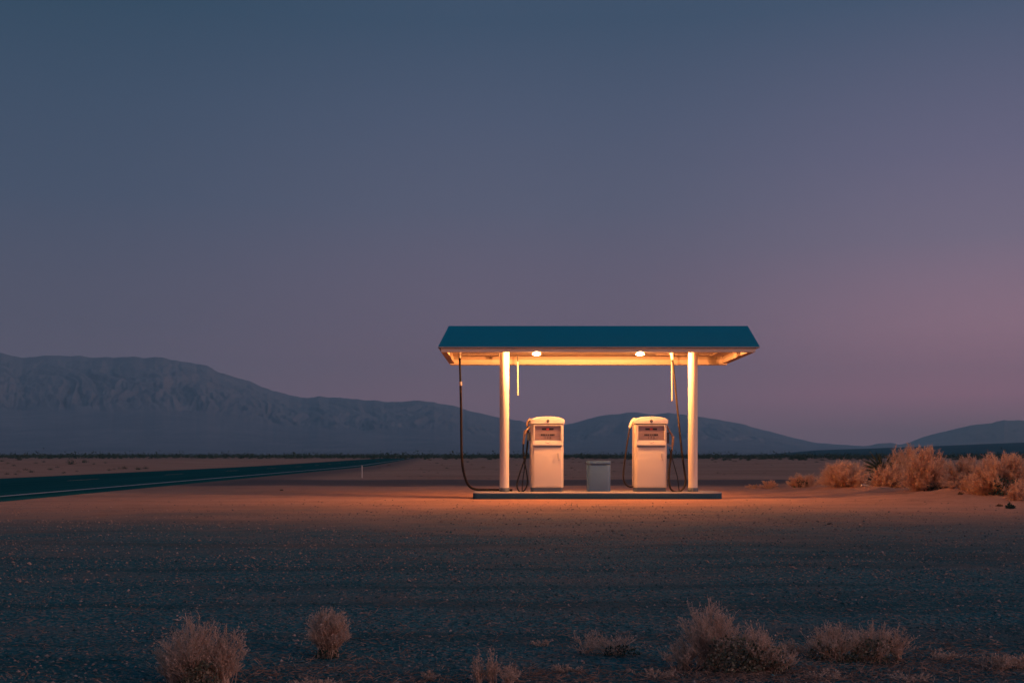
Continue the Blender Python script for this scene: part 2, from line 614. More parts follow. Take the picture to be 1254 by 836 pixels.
def make_road():
    ys = np.concatenate([np.arange(-40, 20, 4), np.arange(20, 110, 1.5), np.arange(110, 330, 4)])
    c = road_cx(ys)
    z = 0.035

    def strip(x0f, x1f, zz, name, mat, y_sel=None, skirt=False):
        yy = ys if y_sel is None else y_sel
        cc = road_cx(yy)
        cols = [cc + x0f, cc + x1f]
        zc = [np.full(len(yy), zz)] * 2
        if skirt:
            cols = [cc + x0f - 0.35] + cols + [cc + x1f + 0.35]
            zc = [np.full(len(yy), -0.03)] + zc + [np.full(len(yy), -0.03)]
        n = len(yy); k = len(cols)
        V = np.stack([np.stack(cols, 1).ravel(), np.repeat(yy, k), np.stack(zc, 1).ravel()], 1)
        i = np.arange(n * k).reshape(n, k)
        Fq = np.stack([i[:-1, :-1].ravel(), i[:-1, 1:].ravel(), i[1:, 1:].ravel(), i[1:, :-1].ravel()], 1)
        return V, Fq

    m, nt, p, out = new_mat('asphalt')
    g = G(nt)
    tc = g.n('ShaderNodeTexCoord').outputs['Object']
    n1 = g.noise(g.map(tc, (1.2, 0.05, 1)), 1.0, 4)
    n2 = g.noise(tc, 60, 3, 0.7)
    col = g.ramp(n1, [(0.3, c4(0.007, 0.075, 0.083)), (0.7, c4(0.016, 0.105, 0.112))])
    col = g.mix(g.math('MULTIPLY', g.ss(0.55, 0.75, n2), 0.3), col, c4(0.05, 0.085, 0.09))
    g.put(p.inputs['Base Color'], col)
    p.inputs['Roughness'].default_value = 1.0
    p.inputs['Specular IOR Level'].default_value = 0.0
    g.put(p.inputs['Normal'], g.bump(n2, 0.5, 0.006))
    V, Fq = strip(-RW, 0.75, z, 'road', m, skirt=True)
    road = link('road', mesh_np('road', V, Fq), m)
    tag(road, kind='structure')

    mw, nt, p, out = new_mat('worn_white_line')
    g = G(nt)
    tc = g.n('ShaderNodeTexCoord').outputs['Object']
    nn = g.noise(tc, 5, 6, 0.7)
    g.put(p.inputs['Base Color'], g.mix(g.ss(0.56, 0.68, nn), c4(0.50, 0.48, 0.49), c4(0.10, 0.13, 0.14)))
    p.inputs['Roughness'].default_value = 0.8
    V, Fq = strip(-0.05, 0.13, z + 0.004, 'edge_line', mw)
    tag(link('road_edge_line', mesh_np('road_edge_line', V, Fq), mw), kind='structure')
    # worn centre dashes
    my, nt, p, out = new_mat('worn_centre_dash')
    g = G(nt)
    tc = g.n('ShaderNodeTexCoord').outputs['Object']
    nn = g.noise(tc, 4, 6, 0.75)
    g.put(p.inputs['Base Color'], g.mix(g.ss(0.42, 0.6, nn), c4(0.34, 0.27, 0.18), c4(0.045, 0.055, 0.06)))
    p.inputs['Roughness'].default_value = 0.85
    VV, FF, nb = [], [], 0
    for y0 in np.arange(28.5, 260, 12.2):
        yy = np.linspace(y0, y0 + 3.2, 3)
        V, Fq = strip(-RW * 0.5 - 0.07, -RW * 0.5 + 0.07, z + 0.004, 'd', my, yy)
        VV.append(V); FF.append(Fq + nb); nb += len(V)
    tag(link('road_centre_dashes', mesh_np('road_centre_dashes', np.concatenate(VV), np.concatenate(FF)), my), kind='structure')


make_road()

# ------------------------------------------------------------------ mountains
def interp_sil(pts):
    px = np.array([p[0] for p in pts], float); py = np.array([p[1] for p in pts], float)
    def f(u):
        x = np.asarray(u) * F + CX
        return np.clip((HY - np.interp(x, px, py)), 0, None) / F      # tangent of elevation
    return f


def mountain(name, sil, u0, u1, Y0, Yr, foot, mat, nu=420, gully=0.35, gscale=1.0, fan=0.55, seed=0.0, rough=0.0018):
    """ridge at depth Yr with the skyline `sil`; a smooth fan rises from Y0 to the foot, then eroded slopes"""
    f = interp_sil(sil)
    us = np.linspace(u0, u1, nu)
    ss_ = np.concatenate([np.linspace(0, fan, 10)[:-1], np.linspace(fan, 1.0, 84), np.linspace(1.01, 1.10, 6)])
    U, Sg = np.meshgrid(us, ss_)
    jit = perlin(U * 9 + seed, U * 0 + 3.1) * 0.10 * (Yr - Y0)
    Y = Y0 + Sg * (Yr - Y0) + jit * sstep(0.3, 1.0, Sg)
    X = U * Y
    top = f(U)
    top = top + rough * fbm(U * 60 + seed, U * 0 + 1.7, 4) * np.clip(top / 0.05, 0.15, 1)
    Zr = (top * (Yr + jit)) + H
    t = np.clip((Sg - fan) / (1 - fan), 0, 1)
    prof = np.where(Sg < fan, foot * (Sg / fan) ** 1.7, foot + (1 - foot) * (t ** 0.92))
    back = np.clip((Sg - 1.0) / 0.12, 0, 1)
    prof = np.where(Sg > 1, 1 - back * 1.2, prof)
    Z = Zr * prof
    # gullies: ridged noise stretched down the slope
    k = gscale * 34.0
    wx = U * k * 0.8 + 1.6 * Sg + 0.8 * fbm(U * k * 0.5 + seed, Sg * 5 + seed, 2)
    gl = ridged(wx + seed, Sg * 3.2 + 0.8 * fbm(U * k * 0.3, Sg * 3, 2), 5)
    amp = np.clip(t / 0.12, 0, 1) * (1 - np.clip(t, 0, 1)) ** 0.7
    Z = Z + gully * Zr * 0.26 * np.minimum(gl - 1.35, 0.15) * amp
    Z = Z + gully * Zr * 0.055 * fbm(U * k * 5, Sg * 40, 3) * amp
    Z = np.where(Sg <= 0.001, -2.0, Z)
    ny, nx = U.shape
    V = np.stack([X.ravel(), Y.ravel(), Z.ravel()], 1)
    i = np.arange(nx * ny).reshape(ny, nx)
    Fq = np.stack([i[:-1, :-1].ravel(), i[:-1, 1:].ravel(), i[1:, 1:].ravel(), i[1:, :-1].ravel()], 1)
    o = link(name, mesh_np(name, V, Fq, True), mat)
    tag(o, kind='structure')
    return o


def rock_mat(name, a, b, sc=0.004):
    m, nt, p, out = new_mat(name)
    g = G(nt)
    tc = g.n('ShaderNodeTexCoord').outputs['Object']
    n1 = g.noise(tc, sc, 6, 0.6)
    n2 = g.noise(g.map(tc, (1, 0.3, 3)), sc * 6, 4, 0.6)
    col = g.mix(g.ss(0.35, 0.68, g.math('ADD', g.math('MULTIPLY', n1, 0.6), g.math('MULTIPLY', n2, 0.4))), c4(*a), c4(*b))
    g.put(p.inputs['Base Color'], col)
    p.inputs['Roughness'].default_value = 1.0
    p.inputs['Specular IOR Level'].default_value = 0.0
    return m


M['rock'] = rock_mat('haze_tinted_rock', (0.17, 0.21, 0.27), (0.26, 0.285, 0.335))  # rock with part of the haze blue mixed into its colour
M['rock_far'] = rock_mat('desert_rock_far', (0.17, 0.18, 0.20), (0.27, 0.26, 0.27))
M['bajada'] = rock_mat('scrub_slope', (0.012, 0.082, 0.115), (0.022, 0.105, 0.135), 0.02)

SIL_L = [(-250, 446), (-120, 438), (0, 433), (33, 437), (70, 435.5), (123, 437.5), (160, 436), (175, 439), (190, 436.5), (225, 443), (253, 448),
         (270, 457), (298, 465), (333, 478), (368, 485.6), (403, 486.7), (440, 489), (470, 492), (504, 491), (531, 491), (564, 500),
         (598, 508.6), (638, 515), (680, 530), (740, 548), (800, 557)]
SIL_M = [(540, 557), (590, 545), (640, 535), (670, 527), (690, 521), (717, 513.5), (747, 507), (781, 504.6), (800, 507.5), (821, 505.6), (856, 509.6),
         (905, 518), (935, 526), (960, 533), (1000, 542), (1060, 546), (1110, 551), (1170, 557)]
SIL_R = [(1030, 557), (1060, 546), (1076, 543), (1092, 542), (1102, 544.5), (1115, 541), (1130, 535), (1160, 527), (1185, 521), (1215, 518), (1230, 514), (1254, 514.5), (1320, 510), (1400, 520)]
SIL_B = [(930, 557), (1000, 551), (1060, 549), (1130, 546.5), (1254, 541.5), (1400, 537)]
mountain('mountain_range', SIL_L, -0.56, 0.12, 1900, 5600, 0.30, M['rock'], nu=820, gully=0.42, fan=0.50, seed=3.3)
mountain('hills', SIL_M, -0.06, 0.39, 2100, 6000, 0.25, M['rock'], nu=560, gully=0.42, fan=0.45, seed=11.9)
mountain('far_hills', SIL_R, 0.29, 0.56, 4300, 6500, 0.25, M['rock_far'], nu=220, gully=0.40, fan=0.3, seed=23.1)
mountain('scrub_slope', SIL_B, 0.21, 0.56, 700, 1700, 0.5, M['bajada'], nu=120, gully=0.0, fan=0.5, seed=31.0, rough=0.0004)

# ------------------------------------------------------------------ haze
def make_haze():
    mb = MB().box(-4600, 4600, -360, 7250, -3.2, 560)
    m = bpy.data.materials.new('haze_air')
    m.use_nodes = True
    nt = m.node_tree
    for n in list(nt.nodes): nt.nodes.remove(n)
    out = nt.nodes.new('ShaderNodeOutputMaterial')
    v = nt.nodes.new('ShaderNodeVolumePrincipled')
    v.inputs['Color'].default_value = (0.50, 0.84, 1.0, 1)
    v.inputs['Density'].default_value = HAZE
    v.inputs['Anisotropy'].default_value = 0.1
    nt.links.new(v.outputs[0], out.inputs['Volume'])
    o = mb.build('haze', m)
    tag(o, kind='stuff')


HAZE = 0.00014
make_haze()

# ------------------------------------------------------------------ pump island
ISL_Z = 0.148
mb = MB()
mb.prism(rrect(-0.843, 4.57, 24.60, 26.05, [0.10, 0.34, 0.34, 0.10], 10), -0.03, ISL_Z, 0.014)
tag(mb.build('pump_island', M['concrete']), 'long low concrete island with blue-grey kerb under the canopy', 'island')

# ------------------------------------------------------------------ canopy
RB, RT = 3.239, 3.703           # roof lower edge, roof top
RIMB = 3.136
SOF = 3.29
X0, X1, Y0c, Y1c = -1.556, 5.238, 24.2, 27.62
can = empty('filling_station_canopy', ((X0 + X1) / 2, 25.0, 0))
tag(can, 'flat-topped canopy with dark blue roof on two round cream columns', 'canopy')
ox, oy = (X0 + X1) / 2, 25.0


def cpart(mb, name, mat, parent=None):
    """world-coordinate mesh -> part of the canopy"""
    mb.v = [(v[0] - ox, v[1] - oy, v[2]) for v in mb.v]
    return mb.build(name, mat, parent or can)


mb = MB()
ins = 0.205
lo = [(X0, Y0c), (X1, Y0c), (X1, Y1c), (X0, Y1c)]
hi = [(X0 + ins, Y0c + ins), (X1 - ins, Y0c + ins), (X1 - ins, Y1c - ins), (X0 + ins, Y1c - ins)]
v = [(p[0], p[1], RB + 0.004) for p in lo] + [(p[0], p[1], RB + 0.020) for p in lo] + [(p[0], p[1], RT) for p in hi]
f = [(8, 9, 10, 11)]
for k in (0, 4):
    for i in range(4):
        j = (i + 1) % 4
        f.append((k + i, k + j, k + 4 + j, k + 4 + i))
mb.add(v, f)
roof = cpart(mb, 'roof', M['roof'])
# thin metal drip edge under the roof's lip
mb = MB()
e = 0.012
mb.box(X0 - e, X1 + e, Y0c - e, Y0c + 0.05, RB - 0.016, RB + 0.002)
mb.box(X0 - e, X1 + e, Y1c - 0.05, Y1c + e, RB - 0.016, RB + 0.002)
mb.box(X0 - e, X0 + 0.05, Y0c + 0.052, Y1c - 0.052, RB - 0.016, RB + 0.002)
mb.box(X1 - 0.05, X1 + e, Y0c + 0.052, Y1c - 0.052, RB - 0.016, RB + 0.002)
cpart(mb, 'drip_edge', M['drip'], None)
# ridge cap trim on the upper edge
# fascia beams
fx0, fx1, fy0, fy1 = X0 + 0.05, X1 - 0.07, Y0c + 0.07, Y1c - 0.05
mb = MB()
zt = RB - 0.018
mb.box(fx0, fx1, fy0, fy0 + 0.11, RIMB, zt)                 # front
cpart(mb, 'fascia', M['white'])
mb = MB()
mb.box(fx0, fx1, fy1 - 0.30, fy1, RIMB, zt)                 # back
mb.box(fx0, fx0 + 0.13, fy0 + 0.112, fy1 - 0.302, RIMB, zt)
mb.box(fx1 - 0.15, fx1, fy0 + 0.112, fy1 - 0.302, RIMB, zt)
cpart(mb, 'rim_beam', M['rim'])
# stepped lower moulding seen at both ends
mb = MB()
mb.box(fx0 + 0.03, fx1 - 0.03, fy1 - 0.25, fy1 - 0.03, RIMB - 0.028, RIMB - 0.002)
cpart(mb, 'back_trim', M['rim'])
# soffit ceiling (panels with narrow seams) closing the recess
mb = MB()
sx0, sx1, sy0, sy1 = fx0 + 0.02, fx1 - 0.02, fy0 + 0.05, fy1 - 0.12
npan = 6
for k in range(npan):
    a = sx0 + (sx1 - sx0) * k / npan; b = sx0 + (sx1 - sx0) * (k + 1) / npan
    for (ya, yb) in ((sy0, 26.4), (26.408, sy1)):
        mb.box(a + 0.004, b - 0.004, ya, yb, SOF, SOF + 0.02)
mb.box(sx0, sx1, sy0, sy1, SOF + 0.022, SOF + 0.04)
cpart(mb, 'soffit', M['ceiling'])
# upstand from soffit to rim (inner faces of the recess)
mb = MB()
mb.box(fx0 + 0.06, fx0 + 0.128, fy0 + 0.112, fy1 - 0.302, zt + 0.002, SOF - 0.002)
mb.box(fx1 - 0.148, fx1 - 0.06, fy0 + 0.112, fy1 - 0.302, zt + 0.002, SOF - 0.002)
mb.box(fx0 + 0.06, fx1 - 0.06, fy1 - 0.298, fy1 - 0.2, zt + 0.002, SOF - 0.002)
mb.box(fx0 + 0.06, fx1 - 0.06, fy0 + 0.05, fy0 + 0.108, zt + 0.002, SOF - 0.002)
cpart(mb, 'recess_lining', M['soffit'])
# cross batten and conduit on the soffit
mb = MB()
mb.box(-1.20, -0.30, 26.56, 26.572, SOF - 0.014, SOF - 0.003)
mb.box(-0.30, -0.22, 26.52, 26.62, SOF - 0.07, SOF - 0.003)
cpart(mb, 'conduit', M['soffit'])
mb = MB()
mb.box(3.35, 4.66, 26.60, 26.612, SOF - 0.014, SOF - 0.003)
mb.box(4.662, 4.69, 25.6, 27.0, SOF - 0.016, SOF - 0.003)
cpart(mb, 'conduit', M['soffit'])

COLX = ((617.6 - CX) * 25 / F, (848.5 - CX) * 25 / F)
for cx_ in COLX:
    mb = MB()
    r = 0.1025
    mb.lathe([(r, 0.0), (r, SOF - ISL_Z - 0.095)], 40, (cx_, 25.0, ISL_Z + 0.09))
    c_ = cpart(mb, 'column', M['column'])
    mb = MB()
    mb.lathe([(r + 0.006, 0.0), (r + 0.010, 0.008), (r + 0.010, 0.080), (r + 0.004, 0.089)], 40, (cx_, 25.0, ISL_Z + 0.001))
    cb = cpart(mb, 'column_base', M['plinth'], c_)
    mb = MB()
    mb.lathe([(r + 0.002, 0.0), (r + 0.030, 0.004), (r + 0.030, 0.016), (r + 0.002, 0.020)], 40, (cx_, 25.0, SOF - 0.024))
    cpart(mb, 'column_cap', M['column'], c_)

# ------------------------------------------------------------------ canopy lights (the lit lamps of the photograph)
def emit_mat(name, col, strength):
    m = bpy.data.materials.new(name)
    m.use_nodes = True
    nt = m.node_tree
    for n in list(nt.nodes): nt.nodes.remove(n)
    out = nt.nodes.new('ShaderNodeOutputMaterial')
    e = nt.nodes.new('ShaderNodeEmission')
    e.inputs[0].default_value = c4(*col); e.inputs[1].default_value = strength
    nt.links.new(e.outputs[0], out.inputs[0])
    return m


LAMP_S = 10800.0
M['lamp'] = emit_mat('lit_sodium_lens', (1.0, 0.37, 0.11), LAMP_S)
M['lens'] = emit_mat('lit_glass_bowl', (1.0, 0.39, 0.125), 1250.0)
LY = 24.62
for px, lab in ((657, 'lit round ceiling lamp under the canopy, the one over the pump by the left column'),
                (784, 'lit round ceiling lamp under the canopy, the one over the pump by the right column')):
    X = (px - CX) * LY / F
    t = empty('canopy_light', (X, LY, SOF - 0.002))
    tag(t, lab, 'lamp', 'lamps under the canopy')
    MB().lathe([(0.07, 0.0), (0.07, -0.02), (0.028, -0.026), (0.028, -0.040)][::-1], 28).build('housing', M['white'], t)
    MB().lathe([(0.028, -0.042), (0.030, -0.10), (0.030, -0.158)][::-1], 24).build('bulb', M['lamp'], t)
    prof = [(max(0.004, 0.084 * math.sin(a)), -0.164 - 0.026 * math.cos(a)) for a in np.linspace(0.03, PI / 2, 10)] + [(0.078, -0.161), (0.004, -0.161)]
    MB().lathe(prof, 32).build('lens', M['lens'], t)

# ------------------------------------------------------------------ fuel pumps
def text_mesh(body, size):
    cu = bpy.data.curves.new('digits', 'FONT')
    cu.body = body; cu.size = size; cu.align_x = 'CENTER'; cu.align_y = 'CENTER'
    cu.extrude = 0.001
    o = bpy.data.objects.new('digits_tmp', cu)
    COL.objects.link(o)
    bpy.context.view_layer.update()
    dg = bpy.context.evaluated_depsgraph_get()
    me = bpy.data.meshes.new_from_object(o.evaluated_get(dg))
    bpy.data.objects.remove(o)
    me.transform(Matrix.Rotation(PI / 2, 4, 'X'))
    return me


def make_pump(loc, rz, label, digits):
    t = empty('fuel_pump', loc, rz)
    tag(t, label, 'fuel pump', 'old fuel pumps on the island')
    W, D = 0.715, 0.44
    hw, hd = W / 2, D / 2
    # plinth
    MB().prism(rrect(-hw + 0.02, hw - 0.02, -hd + 0.02, hd - 0.02, 0.05), 0.0, 0.088, 0.004).build('plinth', M['plinth'], t)
    # body shell, rounded vertical edges
    MB().prism(rrect(-hw, hw, -hd, hd, 0.075, 10), 0.090, 1.480, 0.008).build('body', M['cream_body'], t)
    # door: gently proud of the body
    dm = MB().prism(rrect(-hw + 0.055, hw - 0.055, -hd - 0.010, -hd + 0.03, [0.009, 0.009, 0.001, 0.001], 4), 0.115, 0.965, 0.004)
    door = dm.build('door', M['cream_body'], t)
    hb = MB()
    hb.tube(catmull([(hw - 0.125, -hd - 0.012, 0.86), (hw - 0.130, -hd - 0.035, 0.84), (hw - 0.130, -hd - 0.035, 0.76), (hw - 0.125, -hd - 0.012, 0.74)], 4), 0.008, 8)
    hb.build('handle', M['chrome'], door)
    lb = MB()
    lb.tube([(hw - 0.11, -hd - 0.010, 0.70), (hw - 0.11, -hd - 0.018, 0.70)], 0.014, 12)
    lb.build('lock', M['chrome'], door)
    # dark slot and chrome strip under the ledge
    MB().box(-hw + 0.05, hw - 0.05, -hd - 0.006, -hd + 0.02, 0.978, 0.992).build('slot', M['dark'], t)
    sb = MB()
    sb.box(-hw + 0.035, hw - 0.035, -hd - 0.014, -hd + 0.01, 0.994, 1.008)
    sb.build('trim_strip', M['chrome'], t)
    # sloped bright ledge panel
    y0, y1 = -hd - 0.030, -hd - 0.004
    x0, x1 = -hw + 0.035, hw - 0.035
    v = [(x0, y0, 1.018), (x1, y0, 1.018), (x1, -hd + 0.02, 1.018), (x0, -hd + 0.02, 1.018),
         (x0, y1, 1.128), (x1, y1, 1.128), (x1, -hd + 0.02, 1.128), (x0, -hd + 0.02, 1.128),
         (x0, y0, 1.030), (x1, y0, 1.030)]
    fcs = [(0, 3, 2, 1), (0, 1, 9, 8), (8, 9, 5, 4), (4, 5, 6, 7), (2, 3, 7, 6), (1, 2, 6, 5, 9), (3, 0, 8, 4, 7)]
    led = MB().add(v, fcs).build('ledge', M['cream'], t)
    # small mark on the ledge
    k = MB()
    n = Vector((0, -0.098, 0.046)).normalized()
    for (dx, zz) in ((-0.045, 1.080), (0.045, 1.085), (-0.018, 1.066), (0.018, 1.064), (0.0, 1.058)):
        yy = y0 + (zz - 1.03) / (1.128 - 1.03) * (y1 - y0)
        k.box(dx - 0.008, dx + 0.008, yy - 0.004, yy + 0.004, zz - 0.005, zz + 0.005)
    k.build('badge', M['face'], led)
    # display: face panel set back inside a frame
    zf0, zf1 = 1.132, 1.462
    fr = MB()
    fr.box(-hw + 0.045, -hw + 0.072, -hd - 0.034, -hd + 0.01, zf0, zf1)
    fr.box(hw - 0.072, hw - 0.045, -hd - 0.034, -hd + 0.01, zf0, zf1)
    fr.box(-hw + 0.074, hw - 0.074, -hd - 0.034, -hd + 0.01, zf1 - 0.020, zf1)
    fr.build('display_frame', M['cream'], t)
    fc = MB().box(-hw + 0.074, hw - 0.074, -hd - 0.008, -hd + 0.004, zf0 + 0.002, zf1 - 0.022).build('display_face', M['face'], t)
    yy = -hd - 0.012
    a = MB()
    for x in (-0.105, -0.062, 0.062, 0.105):
        a.box(x - 0.019, x + 0.019, yy, yy + 0.006, 1.352, 1.386)
    a.box(-0.128, 0.128, yy + 0.002, yy + 0.0055, 1.348, 1.390)
    a.build('counter', M['dark'], fc)
    MB().box(-0.030, 0.030, yy - 0.003, yy + 0.001, 1.351, 1.387).build('badge', M['red'], fc)
    b = MB()
    for i, x in enumerate((-0.135, -0.100, -0.065, -0.022, 0.020, 0.065, 0.100, 0.135)):
        wv = 0.015 if i not in (3, 4) else 0.012
        b.box(x - wv, x + wv, yy, yy + 0.0055, 1.226 + 0.002 * (i % 2), 1.262)
    b.build('counter', M['dark'], fc)
    for q_, ch in enumerate(digits.split()):
        link('digit', text_mesh(ch, 0.075), M['dark'], fc, ((q_ - 1) * 0.058, yy - 0.001, 1.178))
    # cap: barrel top with soft corners
    cw, cd = hw + 0.012, hd + 0.040
    nx_, ny_ = 24, 10
    V_, F_ = [], []
    prof = []
    for i in range(nx_ + 1):
        s = -1 + 2 * i / nx_
        x = cw * math.sin(s * PI / 2) if abs(s) > 0.0 else 0.0
        q = abs(x) / cw
        z = 1.560 + 0.085 * (1 - q ** 2.0) ** 0.5 if q < 1 else 1.560
        z = 1.566 + 0.046 * (1 - q ** 2) + 0.032 * (1 - q ** 9) - 0.0
        prof.append((x, z))
    outline = [(cw, 1.485), ] + [(x, z) for x, z in reversed(prof)] + [(-cw, 1.485)]
    secs = []
    for (yv, sc, dz) in ((-cd, 0.955, -0.012), (-cd + 0.006, 0.985, -0.004), (-cd + 0.022, 1.0, 0.0), (cd - 0.03, 1.0, -0.005), (cd - 0.006, 0.985, -0.012), (cd, 0.95, -0.02)):
        secs.append([(x * (1 - (1 - sc) * 0.5), yv, z if z < 1.49 else z + dz) for x, z in outline])
    no = len(outline)
    for s_ in secs: V_ += s_
    for k_ in range(len(secs) - 1):
        for i in range(no):
            j = (i + 1) % no
            F_.append((k_ * no + i, (k_ + 1) * no + i, (k_ + 1) * no + j, k_ * no + j))
    F_.append(tuple(range(no)))
    F_.append(tuple((len(secs) - 1) * no + i for i in reversed(range(no))))
    cap = MB().add(V_, F_, True).build('cap', M['cream'], t)
    MB().box(-hw + 0.02, hw - 0.02, -hd - 0.008, -hd + 0.02, 1.468, 1.4835).build('shadow_strip', M['dark'], t)  # solid dark strip laid in for the shade under the cap
    em = MB()
    em.tube([(0, -cd + 0.002, 1.545), (0, -cd - 0.010, 1.545)], 0.030, 20)
    em.build('emblem', M['dark'], cap)
    em = MB()
    em.tube([(0, -cd - 0.009, 1.549), (0, -cd - 0.016, 1.549)], 0.014, 14)
    em.build('emblem_centre', M['chrome'], cap)
    # side vent trim strip on the visible flank
    MB().box(-hw - 0.006, -hw + 0.004, -0.06, 0.12, 0.20, 1.40).build('side_panel', M['cream_body'], t)
    return t


PY = 25.22
p1x = (669.6 - CX) * 25.0 / F
p2x = (796.8 - CX) * 25.0 / F
pump1 = make_pump((p1x, PY, ISL_Z), R(5), 'cream fuel pump with black hoses on its left side, nearer the left column', '1 7 8')
pump2 = make_pump((p2x, PY, ISL_Z), R(2.5), 'cream fuel pump with a brown hose at its left flank, nearer the right column', '1 7 3')


def local_pts(t, pts):
    bpy.context.view_layer.update()
    inv = t.matrix_world.inverted()
    return [inv @ Vector(p) for p in pts]


def lp(t, L, n=8):
    """photo-measured points [(px, py, Y)...] -> smooth local path of thing t"""
    return catmull(local_pts(t, [at(*q) for q in L]), n)


# --- left pump: hose outlet, nozzle in its boot, two hose loops
b = MB()
b.tube(lp(pump1, [(650, 513, 25.25), (646.5, 516, 25.22), (645.3, 522, 25.20)], 5), [0.028] * 5 + [0.026] * 5 + [0.022], 12)
b.build('hose_outlet', M['nozzle'], pump1)
nb = MB()
nb.tube(lp(pump1, [(648.5, 523, 25.15), (645, 527, 25.10), (642.3, 533, 25.06), (641.0, 543.5, 25.05)], 5), [0.024] * 5 + [0.030] * 5 + [0.024] * 6, 12)
nz = nb.build('nozzle', M['nozzle'], pump1)
hb_ = MB()
hb_.tube(lp(pump1, [(645.5, 526.5, 25.08), (642.6, 527.0, 25.05), (641.2, 533.0, 25.03), (641.4, 540, 25.04)], 5), 0.008, 8)
hb_.build('lever', M['nozzle'], nz)
mbt = MB()
mbt.box(-0.43, -0.3565, -0.06, 0.05, 1.12, 1.30)
mbt.build('nozzle_boot', M['plinth'], pump1)
h1 = MB()
h1.tube(lp(pump1, [(640.9, 543, 25.05), (640.8, 553, 25.04), (642.5, 566, 25.03), (645.2, 580, 25.02), (646.0, 591, 25.02), (643, 599, 25.0), (638.5, 602.0, 24.98),
                   (634.2, 599, 24.98), (633.2, 592, 25.0), (636, 581, 25.03), (640.5, 568, 25.08), (644.5, 556, 25.14), (646.5, 540, 25.18), (646.2, 522, 25.2)]), 0.0155, 10)
h1.build('hose', M['rubber'], pump1)
h2 = MB()
h2.tube(lp(pump1, [(647.5, 528, 25.22), (645.2, 545, 25.2), (643.6, 562, 25.16), (641.6, 578, 25.12), (640.0, 590, 25.1), (639.4, 601.4, 25.08)]), 0.011, 8)
h2.build('cable', M['rubber'], pump1)

# --- right pump: hose hanging from the cap's side and looping back low, nozzle on the right
b = MB()
b.tube(lp(pump2, [(777.5, 512.5, 25.22), (773.6, 517, 25.2), (771.3, 524, 25.18)], 5), [0.038] * 5 + [0.034] * 5 + [0.024], 12)
b.build('hose_outlet', M['cream'], pump2)
h = MB()
h.tube(lp(pump2, [(771.4, 523, 25.18), (769.0, 537, 25.14), (766.3, 555, 25.1), (763.9, 575, 25.08), (763.6, 586, 25.08), (766.5, 593, 25.1), (771.5, 595.8, 25.15), (777, 595, 25.24)]), 0.0165, 10)
h.build('hose', M['brown_rubber'], pump2)
mbt = MB()
mbt.box(0.3565, 0.42, -0.10, 0.04, 1.06, 1.30)
mbt.build('nozzle_boot', M['plinth'], pump2)
h2 = MB()
h2.tube(lp(pump2, [(819.5, 549, 25.12), (822.2, 558, 25.1), (826.0, 571, 25.08), (829.5, 584, 25.06), (831.7, 600.9, 25.05)]), 0.010, 8)
h2.build('cable', M['rubber'], pump2)

# ------------------------------------------------------------------ overhead hoses
def overhead(base_px, label):
    Y = base_px[2]
    p = at(*base_px)
    t = empty('fuel_hose', (p.x, p.y, 0))
    tag(t, label, 'hose')
    return t


t = overhead((563, 590, 25.75), 'dark hose hanging from the canopy left of the left column, trailing onto the island')
b = MB()
b.box(-0.055, 0.055, -0.05, 0.05, SOF - 0.03, SOF - 0.001)
b.tube([(0, 0, SOF - 0.032), (0, 0, 3.13)], [0.036, 0.028], 12)
b.build('swivel', M['cream'], t)
ht = MB()
ht.tube(lp(t, [(563.0, 438.0, 25.75), (563.3, 452, 25.75), (563.9, 469, 25.75)]), 0.022, 10)
ht.build('upper_hose', M['rubber'], t)
cl = MB()
q = local_pts(t, [at(564.0, 467.5, 25.75), at(564.1, 472.0, 25.75)])
cl.tube(q, 0.034, 14)
cl.build('coupling', M['cream'], t)
zz = ISL_Z + 0.024
P_ = [at(564.1, 472, 25.75), at(564.6, 500, 25.75), at(564.9, 530, 25.75), at(565.3, 555, 25.75), at(566.8, 573, 25.74), at(570.3, 587, 25.72), at(575.2, 595.5, 25.70),
      Vector((-0.80, 25.68, zz + 0.006)), Vector((-0.60, 25.66, zz)), Vector((-0.38, 25.60, zz)), Vector((-0.20, 25.50, zz)), Vector((0.0, 25.42, zz))]
ht = MB()
ht.tube(catmull(local_pts(t, P_), 8), 0.027, 12)
ht.build('lower_hose', M['brown_rubber'], t)

t = overhead((836, 590, 25.7), 'brown hose from the canopy looping down to the right pump nozzle')
b = MB()
b.box(3.50 - t.location.x, 3.66 - t.location.x, 25.62 - t.location.y, 25.78 - t.location.y, SOF - 0.04, SOF - 0.001)
tp = local_pts(t, [at(822.5, 432, 25.7), at(823.4, 440.5, 25.7)])
b.tube([Vector((tp[0].x, tp[0].y, SOF - 0.042)), tp[1]], [0.042, 0.030], 12)
b.build('swivel', M['cream'], t)
ht = MB()
ht.tube(lp(t, [(823.6, 440, 25.7), (825.0, 455, 25.7), (828.2, 487, 25.6), (831.5, 520, 25.45), (835.0, 553, 25.3), (838.0, 575, 25.2), (839.6, 588, 25.1), (838.0, 596, 25.02),
               (833.0, 601.3, 24.98), (827.0, 602.0, 24.97), (821.5, 598.5, 24.98), (819.3, 590, 25.0), (819.4, 577, 25.02), (821.0, 563, 25.04), (822.6, 550, 25.06)]), 0.022, 10)
ht.build('hose', M['brown_rubber'], t)
nb = MB()
nb.tube(lp(t, [(822.8, 551, 25.06), (823.6, 545, 25.06), (824.2, 538, 25.06), (823.2, 533.5, 25.08), (819.6, 527.5, 25.12), (816.8, 521, 25.16)], 5), [0.018] * 5 + [0.027] * 10 + [0.021] * 5 + [0.017] * 6, 12)
nz = nb.build('nozzle', M['nozzle'], t)
lv = MB()
lv.tube(lp(t, [(823.6, 545.5, 25.05), (819.8, 545.6, 25.05), (817.8, 543.8, 25.06)], 5), 0.009, 8)
lv.build('lever', M['chrome'], nz)
lv = MB()
